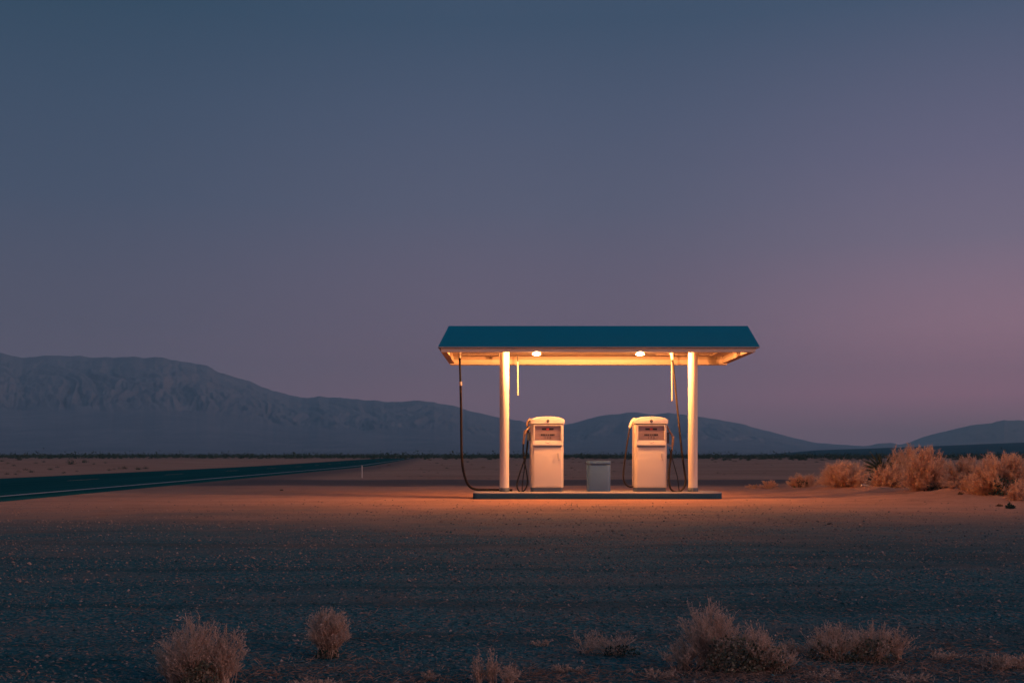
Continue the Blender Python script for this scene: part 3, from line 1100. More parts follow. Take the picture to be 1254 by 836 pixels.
lv.tube(lp(t, [(823.5, 535, 25.06), (825.6, 534.6, 25.06)], 3), 0.016, 8)
lv.build('knob', M['chrome'], nz)

# hanging rods under the canopy
for px, top, bot, lab in ((634.3, 436.5, 484, 'short thin cream rod hanging from the canopy beside the left column'),
                          (823.0, 436.5, 491, 'longer thin cream rod hanging from the canopy behind the brown hose')):
    Y = 26.75
    pt, pb = at(px - 0.4, top, Y), at(px, bot, Y)
    t = empty('hanging_rod', (pb.x, Y, pb.z))
    tag(t, lab, 'rod')
    MB().tube([(pt.x - pb.x, 0, SOF - pb.z - 0.002), (pt.x - pb.x, 0, SOF - pb.z - 0.16)], 0.012, 10).build('hook', M['dark'], t)
    MB().tube([(pt.x - pb.x, 0, SOF - pb.z - 0.155), (0, 0, 0.012), (0, 0, 0)], [0.018, 0.018, 0.011], 12).build('rod', M['cream'], t)

# ------------------------------------------------------------------ bin
bx = (733.8 - CX) * 25.05 / F
t = empty('rubbish_bin', (bx, 25.28, ISL_Z))
tag(t, 'squat grey-blue metal bin standing between the two pumps', 'bin')
MB().prism(rrect(-0.255, 0.255, -0.21, 0.21, 0.085, 10), 0.002, 0.585, 0.006).build('body', M['bin'], t)
MB().prism(rrect(-0.248, 0.248, -0.203, 0.203, 0.080, 10), 0.587, 0.598, 0.002).build('neck', M['dark'], t)
lid = MB().prism(rrect(-0.262, 0.262, -0.217, 0.217, 0.088, 10), 0.600, 0.672, 0.010).build('lid', M['bin'], t)

# ------------------------------------------------------------------ roadside marker
p = ground_at(443.4, 585.0)
t = empty('marker_post', (p.x, p.y, float(gh(p.x, p.y))))
tag(t, 'slim white marker post standing on the sand by the road', 'post')
MB().prism(rrect(-0.024, 0.024, -0.010, 0.010, 0.006, 3), -0.05, 0.52, 0.004).build('post', M['postwhite'], t)
MB().box(-0.018, 0.018, -0.015, -0.011, 0.42, 0.49).build('reflector', M['chrome'], t)

# small finds on the ground
def rock(px, py, size, label, mat, cat='stone', name='stone', flat=0.6):
    p = ground_at(px, py)
    n1, n2 = 14, 9
    V_, F_ = [], []
    sd = px * 0.37
    for i in range(n2 + 1):
        for j in range(n1):
            th = PI * i / n2; ph = 2 * PI * j / n1
            r = 1 + 0.45 * float(perlin(np.cos(ph) * np.sin(th) * 1.7 + sd, np.sin(ph) * np.sin(th) * 1.7 + np.cos(th) * 2.1))
            V_.append((size * r * math.sin(th) * math.cos(ph), size * r * 0.8 * math.sin(th) * math.sin(ph), size * flat * (r * math.cos(th) + 0.55)))
    for i in range(n2):
        for j in range(n1):
            k = (j + 1) % n1
            F_.append((i * n1 + j, (i + 1) * n1 + j, (i + 1) * n1 + k, i * n1 + k))
    o = MB().add(V_, F_, True).build(name, mat, None, (p.x, p.y, float(gh(p.x, p.y)) - 0.01))
    tag(o, label, cat)
    return o


M['stone_dark'] = paint('dark_stone', (0.06, 0.05, 0.05), 0.9, scale=20, bump=0.6)
M['stone_pale'] = paint('pale_stone', (0.34, 0.27, 0.24), 0.9, scale=20, bump=0.6)
rock(1016, 641.5, 0.035, 'lone dark stone on the gravel right of the island', M['stone_dark'])
rock(345, 600.5, 0.05, 'tiny dark stone on the lit sand by the road shoulder', M['stone_dark'])
s_ = MB()
s_.tube([(-0.14, 0, 0.05), (-0.03, 0.02, 0.035), (0.10, -0.02, 0.016)], [0.022, 0.028, 0.018], 8)
p = ground_at(1061, 604.0)
o = s_.build('wood_scrap', M['scrap'], None, (p.x, p.y, float(gh(p.x, p.y)) + 0.01), 0.3)
tag(o, 'small bleached white scrap lying on the sand before the bushes', 'scrap')

# ------------------------------------------------------------------ plants
def tw(*c):
    return c4(*c)


M['twig'] = island_mat('dry_twigs', [(0.0, tw(0.66, 0.43, 0.29)), (0.5, tw(0.80, 0.56, 0.40)), (1.0, tw(0.88, 0.68, 0.52))], 0.95, 0.65)
M['twig_near'] = island_mat('dry_twigs_near', [(0.0, tw(0.34, 0.32, 0.25)), (0.25, tw(0.50, 0.38, 0.30)), (0.6, tw(0.70, 0.50, 0.41)), (1.0, tw(0.84, 0.65, 0.55))], 0.95, 0.55)
M['stem'] = island_mat('woody_stems', [(0.0, tw(0.10, 0.065, 0.045)), (1.0, tw(0.24, 0.15, 0.10))], 0.95)
M['sage'] = island_mat('grey_green_leaves', [(0.0, tw(0.06, 0.085, 0.065)), (0.6, tw(0.15, 0.165, 0.12)), (1.0, tw(0.34, 0.28, 0.22))], 0.9, 0.2)
M['dkleaf'] = island_mat('dark_green_leaves', [(0.0, tw(0.020, 0.055, 0.050)), (1.0, tw(0.055, 0.11, 0.085))], 0.9, 0.15)
M['straw'] = island_mat('straw', [(0.0, tw(0.16, 0.10, 0.08)), (0.6, tw(0.32, 0.20, 0.155)), (1.0, tw(0.46, 0.31, 0.24))], 0.95, 0.2)
M['yucca'] = island_mat('yucca_leaves', [(0.0, tw(0.03, 0.05, 0.04)), (1.0, tw(0.08, 0.10, 0.07))], 0.6, 0.1)


def unit(a):
    return a / np.maximum(np.linalg.norm(a, axis=-1, keepdims=True), 1e-9)


def ribbons(P0, P1, w0, w1, rng):
    """a thin tapered blade per segment, turned at random"""
    d = unit(P1 - P0)
    s = unit(np.cross(d, rng.normal(size=d.shape)))
    w0 = np.broadcast_to(np.asarray(w0, float), (len(P0),))[:, None]
    w1 = np.broadcast_to(np.asarray(w1, float), (len(P0),))[:, None]
    V = np.stack([P0 - s * w0, P0 + s * w0, P1 + s * w1, P1 - s * w1], 1).reshape(-1, 3)
    Fq = np.arange(len(V)).reshape(-1, 4)
    return V, Fq


def leaves(P, size, rng, aspect=0.5):
    n = len(P)
    d = unit(rng.normal(size=(n, 3)) + np.array([0, 0, 0.5]))
    s = unit(np.cross(d, rng.normal(size=(n, 3))))
    sz = (size * rng.uniform(0.6, 1.4, n))[:, None]
    V = np.stack([P - s * sz * aspect * 0.3, P + d * sz * 0.45 + s * sz * aspect, P + d * sz, P + d * sz * 0.45 - s * sz * aspect], 1).reshape(-1, 3)
    return V, np.arange(len(V)).reshape(-1, 4)


def cat_parts(parts):
    VV, FF, n = [], [], 0
    for V, Fq in parts:
        VV.append(V); FF.append(Fq + n); n += len(V)
    return np.concatenate(VV), np.concatenate(FF)


def bush_geometry(lobes, rng, n_stem, n_twig, n_sub, w, fluff=0.0, cmin=-0.02, rmin=0.62):
    """lobes: (dx, dy, rx, ry, h) domes of twigs that fan out from their foot"""
    stems, twigs = [], []
    tot = sum(l[2] * l[4] for l in lobes)
    tips_all = []
    for (dx, dy, rx, ry, hh) in lobes:
        k = l_share = (rx * hh) / tot
        ns = max(6, int(n_stem * k))
        ph = rng.uniform(0, 2 * PI, ns)
        th = np.arccos(rng.uniform(cmin, 1.0, ns))
        rr = rng.uniform(rmin, 1.0, ns)
        # uneven crown: radius modulated by direction
        mod = 1 + (0.22 if rmin < 0.7 else 0.15) * perlin(np.cos(ph) * 1.8 + dx * 9 + rng.uniform(0, 50), np.sin(ph) * 1.8 + th * 1.9)
        rr = rr * mod
        base = np.stack([dx + rx * 0.16 * rng.normal(size=ns), dy + ry * 0.16 * rng.normal(size=ns), np.zeros(ns) - 0.004], 1)
        tip = np.stack([dx + rx * rr * np.sin(th) * np.cos(ph), dy + ry * rr * np.sin(th) * np.sin(ph), hh * (0.06 + 0.94 * rr * np.cos(th))], 1)
        ctl = base + (tip - base) * np.array([0.35, 0.35, 0.62])
        def bez(t, idx):
            t = t[:, None]
            return base[idx] * (1 - t) ** 2 + 2 * ctl[idx] * t * (1 - t) + tip[idx] * t * t
        nseg = 5
        for s in range(nseg):
            a = np.full(ns, s / nseg); b = np.full(ns, (s + 1) / nseg)
            ii = np.arange(ns)
            stems.append(ribbons(bez(a, ii), bez(b, ii), w * 1.8 * (1 - 0.75 * s / nseg), w * 1.8 * (1 - 0.75 * (s + 1) / nseg), rng))
        nt_ = int(n_twig * k)
        idx = rng.integers(0, ns, nt_)
        t0 = rng.uniform(0.25, 1.0, nt_) ** 0.8
        p0 = bez(t0, idx)
        out = unit(tip[idx] - base[idx])
        ln = (0.30 * min(rx, hh)) * rng.uniform(0.4, 1.1, nt_)
        d = unit(out * 1.3 + 0.50 * rng.normal(size=(nt_, 3)) + np.array([0, 0, 0.45]))
        p1 = p0 + d * ln[:, None] * 0.6
        p2 = p1 + unit(d + 0.5 * rng.normal(size=(nt_, 3)) + np.array([0, 0, 0.2])) * ln[:, None] * 0.5
        p1[:, 2] = np.maximum(p1[:, 2], 0.004); p2[:, 2] = np.maximum(p2[:, 2], 0.004)
        twigs.append(ribbons(p0, p1, w * 0.8, w * 0.6, rng)); twigs.append(ribbons(p1, p2, w * 0.6, w * 0.4, rng))
        nsu = int(n_sub * k)
        i2 = rng.integers(0, nt_, nsu)
        tt = rng.uniform(0, 1, (nsu, 1))
        q0 = np.where(rng.uniform(size=(nsu, 1)) < 0.5, p0[i2] + (p1[i2] - p0[i2]) * tt, p1[i2] + (p2[i2] - p1[i2]) * tt)
        q1 = q0 + unit(unit(p2[i2] - p0[i2]) + 0.6 * rng.normal(size=(nsu, 3))) * (0.11 * min(rx, hh) * rng.uniform(0.5, 1.3, nsu))[:, None]
        q1[:, 2] = np.maximum(q1[:, 2], 0.004)
        twigs.append(ribbons(q0, q1, w * 0.45, w * 0.30, rng))
        tips_all.append(q1)
        if fluff > 0:
            m_ = rng.uniform(size=nsu) < 0.5
            twigs.append(leaves(q1[m_], fluff, rng, 0.45))
    return cat_parts(stems), cat_parts(twigs), np.concatenate(tips_all)


def plant(name, px, py, lobes, label, cat, n_stem=110, n_twig=1500, n_sub=5200, w=0.004, fluff=0.0, cmin=-0.02, rmin=0.62, sub_k=1.0, twig='twig', leafs=None, seed=1, group=None, stem='stem', loc=None):
    rng = np.random.default_rng(seed)
    p = ground_at(px, py) if loc is None else Vector(loc)
    z = float(gh(p.x, p.y))
    t = empty(name, (p.x, p.y, z))
    tag(t, label, cat, group)
    (Vs, Fs), (Vt, Ft), tips = bush_geometry(lobes, rng, n_stem, n_twig, int(n_sub * sub_k), w, fluff, cmin, rmin)
    link('branches', mesh_np('branches', Vs, Fs), M[stem], t)
    link('twigs', mesh_np('twigs', Vt, Ft), M[twig], t)
    if leafs:
        LV = []
        for (dx, dy, rx, ry, hh, n, size, mt) in leafs:
            ph = rng.uniform(0, 2 * PI, n); rr = rng.uniform(0, 1, n) ** 0.5; zz = rng.uniform(0, 1, n) ** 1.2
            P = np.stack([dx + rx * rr * np.cos(ph) * (1 - 0.4 * zz), dy + ry * rr * np.sin(ph) * (1 - 0.4 * zz), hh * zz], 1)
            LV.append(leaves(P, size, rng, 0.32))
            mat_ = mt
        V, Fq = cat_parts(LV)
        link('leaves', mesh_np('leaves', V, Fq), M[mat_], t)
    return t


# ---- foreground, a few metres from the camera
kw = dict(w=0.0014, fluff=0.007, twig='twig_near', cmin=0.34, stem='twig_near', sub_k=0.68)
plant('dry_bush', 243, 838, [(-0.02, 0.0, 0.17, 0.15, 0.30), (0.10, 0.0, 0.12, 0.12, 0.25), (-0.11, 0.03, 0.11, 0.11, 0.21)],
      'dry reddish bush with green leaves at its foot, front left corner', 'bush', 240, 3200, 13000,
      leafs=[(0.02, -0.05, 0.10, 0.07, 0.12, 600, 0.015, 'sage')], seed=21, **kw)
plant('dry_bush', 403, 803, [(0.0, 0.0, 0.125, 0.12, 0.255)],
      'small round dry bush alone on the gravel, dark green at its foot', 'bush', 170, 2200, 9500,
      leafs=[(-0.01, -0.01, 0.055, 0.05, 0.075, 500, 0.013, 'dkleaf')], seed=22, **kw)
plant('dry_tuft', 603, 840, [(0.0, 0.0, 0.05, 0.05, 0.17), (-0.055, 0.0, 0.05, 0.05, 0.155), (0.06, 0, 0.07, 0.06, 0.10)],
      'thin upright dry tuft at the bottom edge, below the left column', 'tuft', 90, 700, 2600, seed=23, **kw)
plant('dry_bush', 752, 803, [(0.0, 0.0, 0.19, 0.12, 0.105), (-0.13, 0.05, 0.12, 0.1, 0.10)],
      'flat sparse dry bush low on the gravel below the bin', 'bush', 60, 420, 1300,
      leafs=[(0.03, -0.03, 0.10, 0.05, 0.05, 220, 0.013, 'dkleaf')], seed=24, **kw)
plant('dry_bush', 888, 822, [(-0.06, 0.02, 0.17, 0.16, 0.285), (0.12, -0.02, 0.15, 0.14, 0.19), (0.24, -0.03, 0.10, 0.1, 0.12), (-0.18, 0.02, 0.12, 0.1, 0.12)],
      'broad dry bush with a tall reddish crown and grey-green lower half', 'bush', 260, 3200, 13000,
      leafs=[(0.02, -0.08, 0.15, 0.08, 0.15, 850, 0.015, 'sage'), (0.16, -0.06, 0.13, 0.06, 0.11, 520, 0.015, 'sage')], seed=25, **kw)
plant('dry_bush', 1052, 808, [(-0.12, 0.0, 0.17, 0.13, 0.165), (0.05, 0.0, 0.15, 0.12, 0.16), (0.19, 0.02, 0.09, 0.08, 0.16)],
      'low spreading dry bush, rightmost on the gravel in front', 'bush', 170, 2000, 7500,
      leafs=[(-0.12, -0.03, 0.15, 0.07, 0.10, 460, 0.014, 'sage'), (0.06, -0.03, 0.13, 0.06, 0.11, 460, 0.014, 'sage')], seed=26, **kw)
plant('dry_tuft', 968, 806, [(0.0, 0.0, 0.09, 0.07, 0.075), (0.08, 0.0, 0.06, 0.06, 0.05)],
      'low dry tuft between the broad bush and the spreading bush in front', 'tuft', 40, 400, 1500, seed=27, **kw)
plant('dry_tuft', 1222, 818, [(0.0, 0.0, 0.14, 0.10, 0.06), (0.12, 0.02, 0.12, 0.1, 0.055)],
      'flat reddish dry tuft at the front right corner', 'tuft', 60, 600, 2400, seed=28, **kw)
plant('dry_tuft', 372, 838, [(0.0, 0.0, 0.09, 0.07, 0.045), (0.10, 0.0, 0.09, 0.07, 0.04)],
      'flat dry tuft at the bottom edge below the small round bush', 'tuft', 40, 380, 1500, seed=29, **kw)
plant('dry_tuft', 527, 832, [(0.0, 0.0, 0.05, 0.05, 0.035)],
      'tiny dry tuft at the bottom edge left of the upright tuft', 'tuft', 20, 160, 600, seed=30, **kw)

for q, (px, py, rx, hh, lab) in enumerate((
        (690, 822, 0.10, 0.035, 'thin flat dry tuft below the gap between bin and left pump'),
        (802, 832, 0.11, 0.045, 'thin flat dry tuft just left of the broad bush'),
        (1150, 806, 0.10, 0.05, 'thin dry tuft just right of the low spreading bush'),
        (1010, 832, 0.14, 0.04, 'flat dry tuft at the bottom edge right of the broad bush'),
        (1110, 834, 0.14, 0.045, 'flat dry tuft at the bottom edge under the low spreading bush'),
        (660, 790, 0.07, 0.03, 'tiny thin dry tuft on bare gravel left of the flat sparse bush'))):
    plant('dry_tuft', px, py, [(0, 0, rx, rx * 0.7, hh), (rx * 0.5, 0.01, rx * 0.8, rx * 0.5, hh * 0.8)], lab, 'tuft', 24, 150, 520, seed=300 + q, **kw)

# ---- lit bushes on the bank at the right
kw = dict(w=0.0062, fluff=0.0, twig='twig', sub_k=2.6, stem='twig', rmin=0.8)
plant('dry_bush', 940, 598.5, [(0, 0, 0.32, 0.3, 0.22), (-0.4, 0.1, 0.25, 0.2, 0.12)], 'lowest brown bush, first in the row right of the island', 'bush', 50, 700, 2600, seed=41, **kw)
plant('dry_bush', 985, 599.5, [(0.05, 0, 0.38, 0.35, 0.42), (-0.25, 0.05, 0.28, 0.25, 0.30)], 'small brown bush, second in the row right of the island', 'bush', 70, 1100, 4200,
      leafs=[(-0.1, -0.2, 0.25, 0.1, 0.2, 70, 0.045, 'dkleaf')], seed=42, **kw)
plant('dry_bush', 1032, 602.0, [(0, 0, 0.64, 0.6, 0.60), (0.16, 0.0, 0.42, 0.4, 0.44)], 'neat dome-shaped dry bush in front of the bare sand', 'bush', 160, 2600, 10000, seed=43, **kw)
plant('dry_bush', 1052, 597.0, [(0, 0, 0.5, 0.4, 0.55)], 'thin wispy dry bush behind the dome-shaped bush', 'bush', 70, 700, 2200, seed=44, **kw)
plant('dry_bush', 1108, 600.0, [(0, 0, 0.60, 0.6, 1.02), (0.25, 0.1, 0.45, 0.4, 0.85), (-0.3, 0, 0.4, 0.4, 0.70)], 'tallest dry bush of the bank, rising behind the others', 'bush', 170, 2800, 10500, seed=45, **kw)
plant('dry_bush', 1092, 604.5, [(0, 0, 0.46, 0.42, 0.62), (-0.2, 0.05, 0.32, 0.3, 0.5)], 'rounded dry bush low in front of the tallest bush', 'bush', 120, 1900, 7500,
      leafs=[(0.05, -0.2, 0.25, 0.12, 0.18, 80, 0.045, 'dkleaf')], seed=46, **kw)
plant('dry_bush', 1134, 608.5, [(0.02, 0, 0.48, 0.45, 1.04), (-0.22, -0.05, 0.36, 0.35, 0.72), (0.28, 0.0, 0.34, 0.35, 0.66)], 'tall pale dry bush right of the tallest one, its foot dark', 'bush', 190, 3200, 12000,
      leafs=[(0.1, -0.25, 0.26, 0.1, 0.16, 110, 0.045, 'dkleaf')], seed=47, **kw)
plant('dry_bush', 1172, 606.0, [(0, 0, 0.50, 0.45, 0.62), (0.32, 0.1, 0.42, 0.4, 0.74), (-0.3, 0, 0.3, 0.3, 0.48)], 'mid-height dry bush filling the gap before the large end bush', 'bush', 150, 2600, 10000, seed=48, **kw)
plant('dry_bush', 1190, 611.0, [(0, 0, 0.30, 0.28, 0.44), (0.15, 0, 0.2, 0.2, 0.36)], 'small pale dry bush in front of the mid-height bush', 'bush', 90, 1400, 5200,
      leafs=[(0.1, -0.12, 0.12, 0.06, 0.16, 50, 0.045, 'dkleaf')], seed=49, **kw)
plant('dry_bush', 1226, 612.5, [(0, 0, 0.60, 0.5, 0.88), (0.34, 0.05, 0.50, 0.45, 0.84), (-0.28, 0.05, 0.42, 0.35, 0.74)], 'large dark-centred dry bush at the right edge', 'bush', 220, 3300, 12500,
      leafs=[(-0.12, -0.34, 0.26, 0.10, 0.36, 210, 0.05, 'dkleaf'), (0.16, -0.30, 0.1, 0.06, 0.35, 90, 0.05, 'dkleaf')], seed=50, **kw)
plant('dry_bush', 1152, 601.0, [(0, 0, 0.42, 0.4, 0.60), (0.3, 0, 0.34, 0.3, 0.52)], 'wispy dry bush seen through the gap behind the mid-height bush', 'bush', 80, 1000, 3200, seed=54, **kw)
plant('dry_bush', 1207, 605.0, [(0, 0, 0.40, 0.4, 0.70), (0.25, 0, 0.3, 0.3, 0.62)], 'wispy dry bush behind the left flank of the large end bush', 'bush', 90, 1100, 3600, seed=55, **kw)
plant('dry_tuft', 1168, 610.5, [(0, 0, 0.22, 0.16, 0.13), (0.22, 0, 0.18, 0.14, 0.10)], 'low straw fringe at the foot of the mid-height bush', 'tuft', 50, 500, 1700, seed=57, **kw)
plant('dry_tuft', 1243, 615.5, [(0, 0, 0.20, 0.18, 0.42), (0.15, 0, 0.18, 0.16, 0.34)], 'upright straw tuft in front of the large bush at the right edge', 'tuft', 80, 800, 2600, seed=51, **kw)
plant('dry_tuft', 1155, 606.5, [(0, 0, 0.10, 0.12, 0.20), (-0.09, 0, 0.10, 0.1, 0.11)], 'little pale straw cone on the sand below the bushes', 'tuft', 80, 900, 2400, seed=52, **kw)
plant('dry_bush', 1275, 609.0, [(0, 0, 0.5, 0.5, 0.80)], 'dry bush half cut off by the right edge', 'bush', 120, 1600, 6000, seed=53, **kw)


def green_shrub(px, py, rx, hh, n, size, label, seed, mat='dkleaf', name='green_shrub', group=None):
    rng = np.random.default_rng(seed)
    p = ground_at(px, py)
    t = empty(name, (p.x, p.y, float(gh(p.x, p.y))))
    tag(t, label, 'shrub', group)
    ph = rng.uniform(0, 2 * PI, n); th = np.arccos(rng.uniform(0, 1, n)); rr = rng.uniform(0.35, 1.0, n) * (1 + 0.3 * perlin(np.cos(ph) * 2 + seed, th * 2))
    P = np.stack([rx * rr * np.sin(th) * np.cos(ph), rx * rr * np.sin(th) * np.sin(ph), hh * rr * np.cos(th)], 1)
    V, Fq = leaves(P, size, rng, 0.25)
    link('leaves', mesh_np('leaves', V, Fq), M[mat], t)
    ns = 26
    ii = rng.integers(0, n, ns)
    link('branches', mesh_np('branches', *ribbons(np.zeros((ns, 3)) + rng.normal(size=(ns, 3)) * 0.01, P[ii], 0.006, 0.003, rng)), M['stem'], t)
    return t


green_shrub(1071, 601.5, 0.30, 0.22, 700, 0.07, 'low dark green shrub beside the dome-shaped dry bush', 61)
green_shrub(1237, 622.5, 0.085, 0.10, 260, 0.035, 'smallest dark green shrub on bare gravel at the right', 62)
for (px, py, s, lab) in ((1176, 612.5, 0.07, 'dark clod of dead leaves under the small pale bush'),
                         (1158, 609.0, 0.06, 'dark clod of dead leaves left of the small pale bush'),
                         (1224, 620.0, 0.06, 'dark clod of dead leaves beside the smallest green shrub')):
    green_shrub(px, py, s, s * 0.6, 120, 0.03, lab, int(px), 'stem', 'dead_leaf_clump')


# yucca behind the bushes
def yucca():
    rng = np.random.default_rng(77)
    Y = 31.0
    p = Vector(((1081 - CX) * Y / F, Y, 0))
    t = empty('yucca', (p.x, p.y, float(gh(p.x, p.y))))
    tag(t, 'dark spiky yucca sticking out left of the tallest dry bush', 'yucca')
    parts = []
    n = 90
    for i in range(n):
        ph = rng.uniform(0, 2 * PI); th = math.acos(rng.uniform(-0.1, 0.98))
        L = rng.uniform(0.50, 0.78)
        d = np.array([math.sin(th) * math.cos(ph), math.sin(th) * math.sin(ph), math.cos(th)])
        c0 = np.array([0, 0, 0.30])
        a = c0 + d * 0.03; b = c0 + d * L * 0.55; c = c0 + d * L + np.array([0, 0, -0.04])
        s = np.cross(d, rng.normal(size=3)); s /= np.linalg.norm(s)
        V = np.array([a - s * 0.012, a + s * 0.012, b + s * 0.022, b - s * 0.022, b - s * 0.022, b + s * 0.022, c + s * 0.002, c - s * 0.002])
        parts.append((V, np.array([[0, 1, 2, 3], [4, 5, 6, 7]])))
    V, Fq = cat_parts(parts)
    link('leaves', mesh_np('leaves', V, Fq), M['yucca'], t)
    MB().tube([(0, 0, -0.02), (0.01, 0, 0.16), (0, 0, 0.32)], [0.07, 0.06, 0.05], 10).build('trunk', M['stem'], t)


yucca()


# ---- scattered desert shrubs: one of each kind, then copies
def scrub_proto(seed, mat, n=150, size=0.20):
    rng = np.random.default_rng(seed)
    ph = rng.uniform(0, 2 * PI, n); th = np.arccos(rng.uniform(-0.05, 1, n)); rr = rng.uniform(0.3, 1.0, n) * (1 + 0.35 * perlin(np.cos(ph) * 2 + seed, th * 2))
    P = np.stack([rr * np.sin(th) * np.cos(ph), rr * np.sin(th) * np.sin(ph), 0.95 * rr * np.abs(np.cos(th))], 1)
    ns = 30
    a = leaves(P, size, rng, 0.22)
    b = ribbons(np.zeros((ns, 3)), P[rng.integers(0, n, ns)], 0.016, 0.008, rng)
    V, Fq = cat_parts([a, b])
    me = mesh_np('desert_shrub', V, Fq)
    me.materials.append(M[mat])
    return me


PROT_D = [scrub_proto(s, 'dkleaf') for s in (101, 102, 103)]
PROT_S = [scrub_proto(s, 'stem', 130) for s in (111, 112)]
PROT_G = [scrub_proto(s, 'sage') for s in (121, 122)]


def scatter(me, p, sx, sz, label, group, name='desert_shrub'):
    o = bpy.data.objects.new(name, me)
    COL.objects.link(o)
    o.location = (p.x, p.y, float(gh(p.x, p.y)) - 0.02)
    o.scale = (sx, sx, sz)
    o.rotation_euler = (0, 0, random.uniform(0, 6.28))
    tag(o, label, 'shrub', group)
    return o


def zl(x, y):         # coordinates read from an enlarged view of the strip across the road
    return (x / 6.27, 530 + y / 6.27)


ACROSS = [(150, 225, 9), (195, 296, 8), (238, 305, 8), (385, 290, 8), (440, 279, 6), (490, 308, 5), (540, 265, 13), (650, 246, 10), (105, 276, 6), (55, 318, 7),
          (275, 258, 6), (808, 252, 5), (835, 288, 6), (955, 276, 8), (915, 276, 5), (1060, 280, 9), (1118, 274, 8), (15, 236, 6), (145, 305, 6), (335, 245, 5),
          (875, 280, 5), (120, 320, 5), (590, 296, 4), (720, 262, 5), (60, 262, 5)]
for i, (x, y, wpx) in enumerate(ACROSS):
    px, py = zl(x, y)
    p = ground_at(px, py)
    s = wpx * 0.5 * p.y / F
    scatter(random.choice(PROT_D + PROT_G), p, s * 1.15, s * random.uniform(0.8, 1.3), 'small dark desert shrub on the sandy flat across the road', 'shrubs across the road')

BACK = [(879, 579, 5), (901.5, 579, 5), (927, 568, 4), (959, 575.5, 3), (547, 573, 7), (469.5, 579, 5), (488, 583, 6), (502, 583.5, 5), (526, 585, 6), (584, 586, 5), (599, 586, 5),
        (592, 572, 6), (578, 569, 5), (608, 576, 5), (700, 573, 7), (722, 579, 6), (752, 577, 6), (702, 585, 5), (641, 578, 5), (762, 567, 6), (745, 569, 6), (710, 566, 6), (900, 565, 8), (876, 566, 6),
        (868, 571, 4), (945, 570, 4), (985, 568, 5), (1000, 566, 6), (570, 577, 4), (536, 579, 5), (515, 575, 5), (455, 586, 5), (432, 587, 4), (975, 580, 4), (1010, 574, 4)]
for i, (px, py, wpx) in enumerate(BACK):
    p = ground_at(px, py)
    s = wpx * 0.5 * p.y / F
    scatter(random.choice(PROT_S + PROT_D[:1]), p, s * 1.1, s * random.uniform(0.45, 0.8), 'low dead shrub on the dark flat behind the station', 'dead shrubs behind the station')

for i in range(70):
    py = 562.5 + 22 * random.random() ** 1.6
    px = random.uniform(440, 1010)
    if 560 < px < 612 and py > 580: continue
    p = ground_at(px, py)
    s = random.uniform(2.5, 6.0) * 0.5 * p.y / F
    scatter(random.choice(PROT_S + PROT_S + PROT_D[:1]), p, s * 1.1, s * random.uniform(0.4, 0.8), 'low dead shrub on the dark flat behind the station', 'dead shrubs behind the station')

TALL = [(126, 561, 9, 8), (133, 561, 8, 10), (140, 561.3, 8, 8), (148, 561.3, 7, 6)]
for (px, py, wpx, hpx) in TALL:
    Y = 300.0
    p = Vector(((px - CX) * Y / F, Y, 0))
    scatter(random.choice(PROT_D), p, wpx * 0.5 * Y / F, hpx * Y / F, 'tall dark shrub of the clump standing out on the left horizon', 'clump of tall shrubs on the horizon')

for i in range(100):
    Y = random.uniform(190, 330)
    px = random.uniform(860, 1290)
    p = Vector(((px - CX) * Y / F, Y, 0))
    hpx = random.uniform(3.5, 8.5) * (1.25 if random.random() < 0.2 else 0.8)
    scatter(random.choice(PROT_D), p, random.uniform(5, 11) * 0.5 * Y / F, hpx * Y / F, 'dark green bush in the belt behind the right-hand flat', 'dark bushes on the right horizon')
for i in range(85):
    Y = random.uniform(230, 400)
    px = random.uniform(430, 870)
    p = Vector(((px - CX) * Y / F, Y, 0))
    hpx = random.uniform(3.0, 7.2)
    scatter(random.choice(PROT_D), p, random.uniform(4, 9) * 0.5 * Y / F, hpx * Y / F, 'dark bush in the belt behind the station', 'dark bushes on the middle horizon')


def far_scrub():
    rng = np.random.default_rng(131)
    n = 5200
    Y = rng.uniform(300, 1150, n)
    u = rng.uniform(-0.5, 0.5, n)
    c = np.stack([u * Y, Y, np.zeros(n)], 1)
    c[:, 2] = gh(c[:, 0], c[:, 1])
    h = rng.uniform(0.5, 2.0, n) * np.where(rng.uniform(size=n) < 0.07, 1.8, 1.0)
    r = h * rng.uniform(0.7, 1.5, n)
    k = 16
    ph = rng.uniform(0, 2 * PI, (n, k)); th = np.arccos(rng.uniform(0, 1, (n, k))); rr = rng.uniform(0.3, 1, (n, k))
    P = np.stack([c[:, None, 0] + r[:, None] * rr * np.sin(th) * np.cos(ph), c[:, None, 1] + r[:, None] * rr * np.sin(th) * np.sin(ph), c[:, None, 2] + h[:, None] * rr * np.cos(th)], 2).reshape(-1, 3)
    V, Fq = leaves(P, 0.55, rng, 0.32)
    o = link('far_scrub', mesh_np('far_scrub', V, Fq), M['dkleaf'])
    tag(o, 'far-off belt of dark scrub along the foot of the mountains', 'scrub', kind='stuff')


far_scrub()


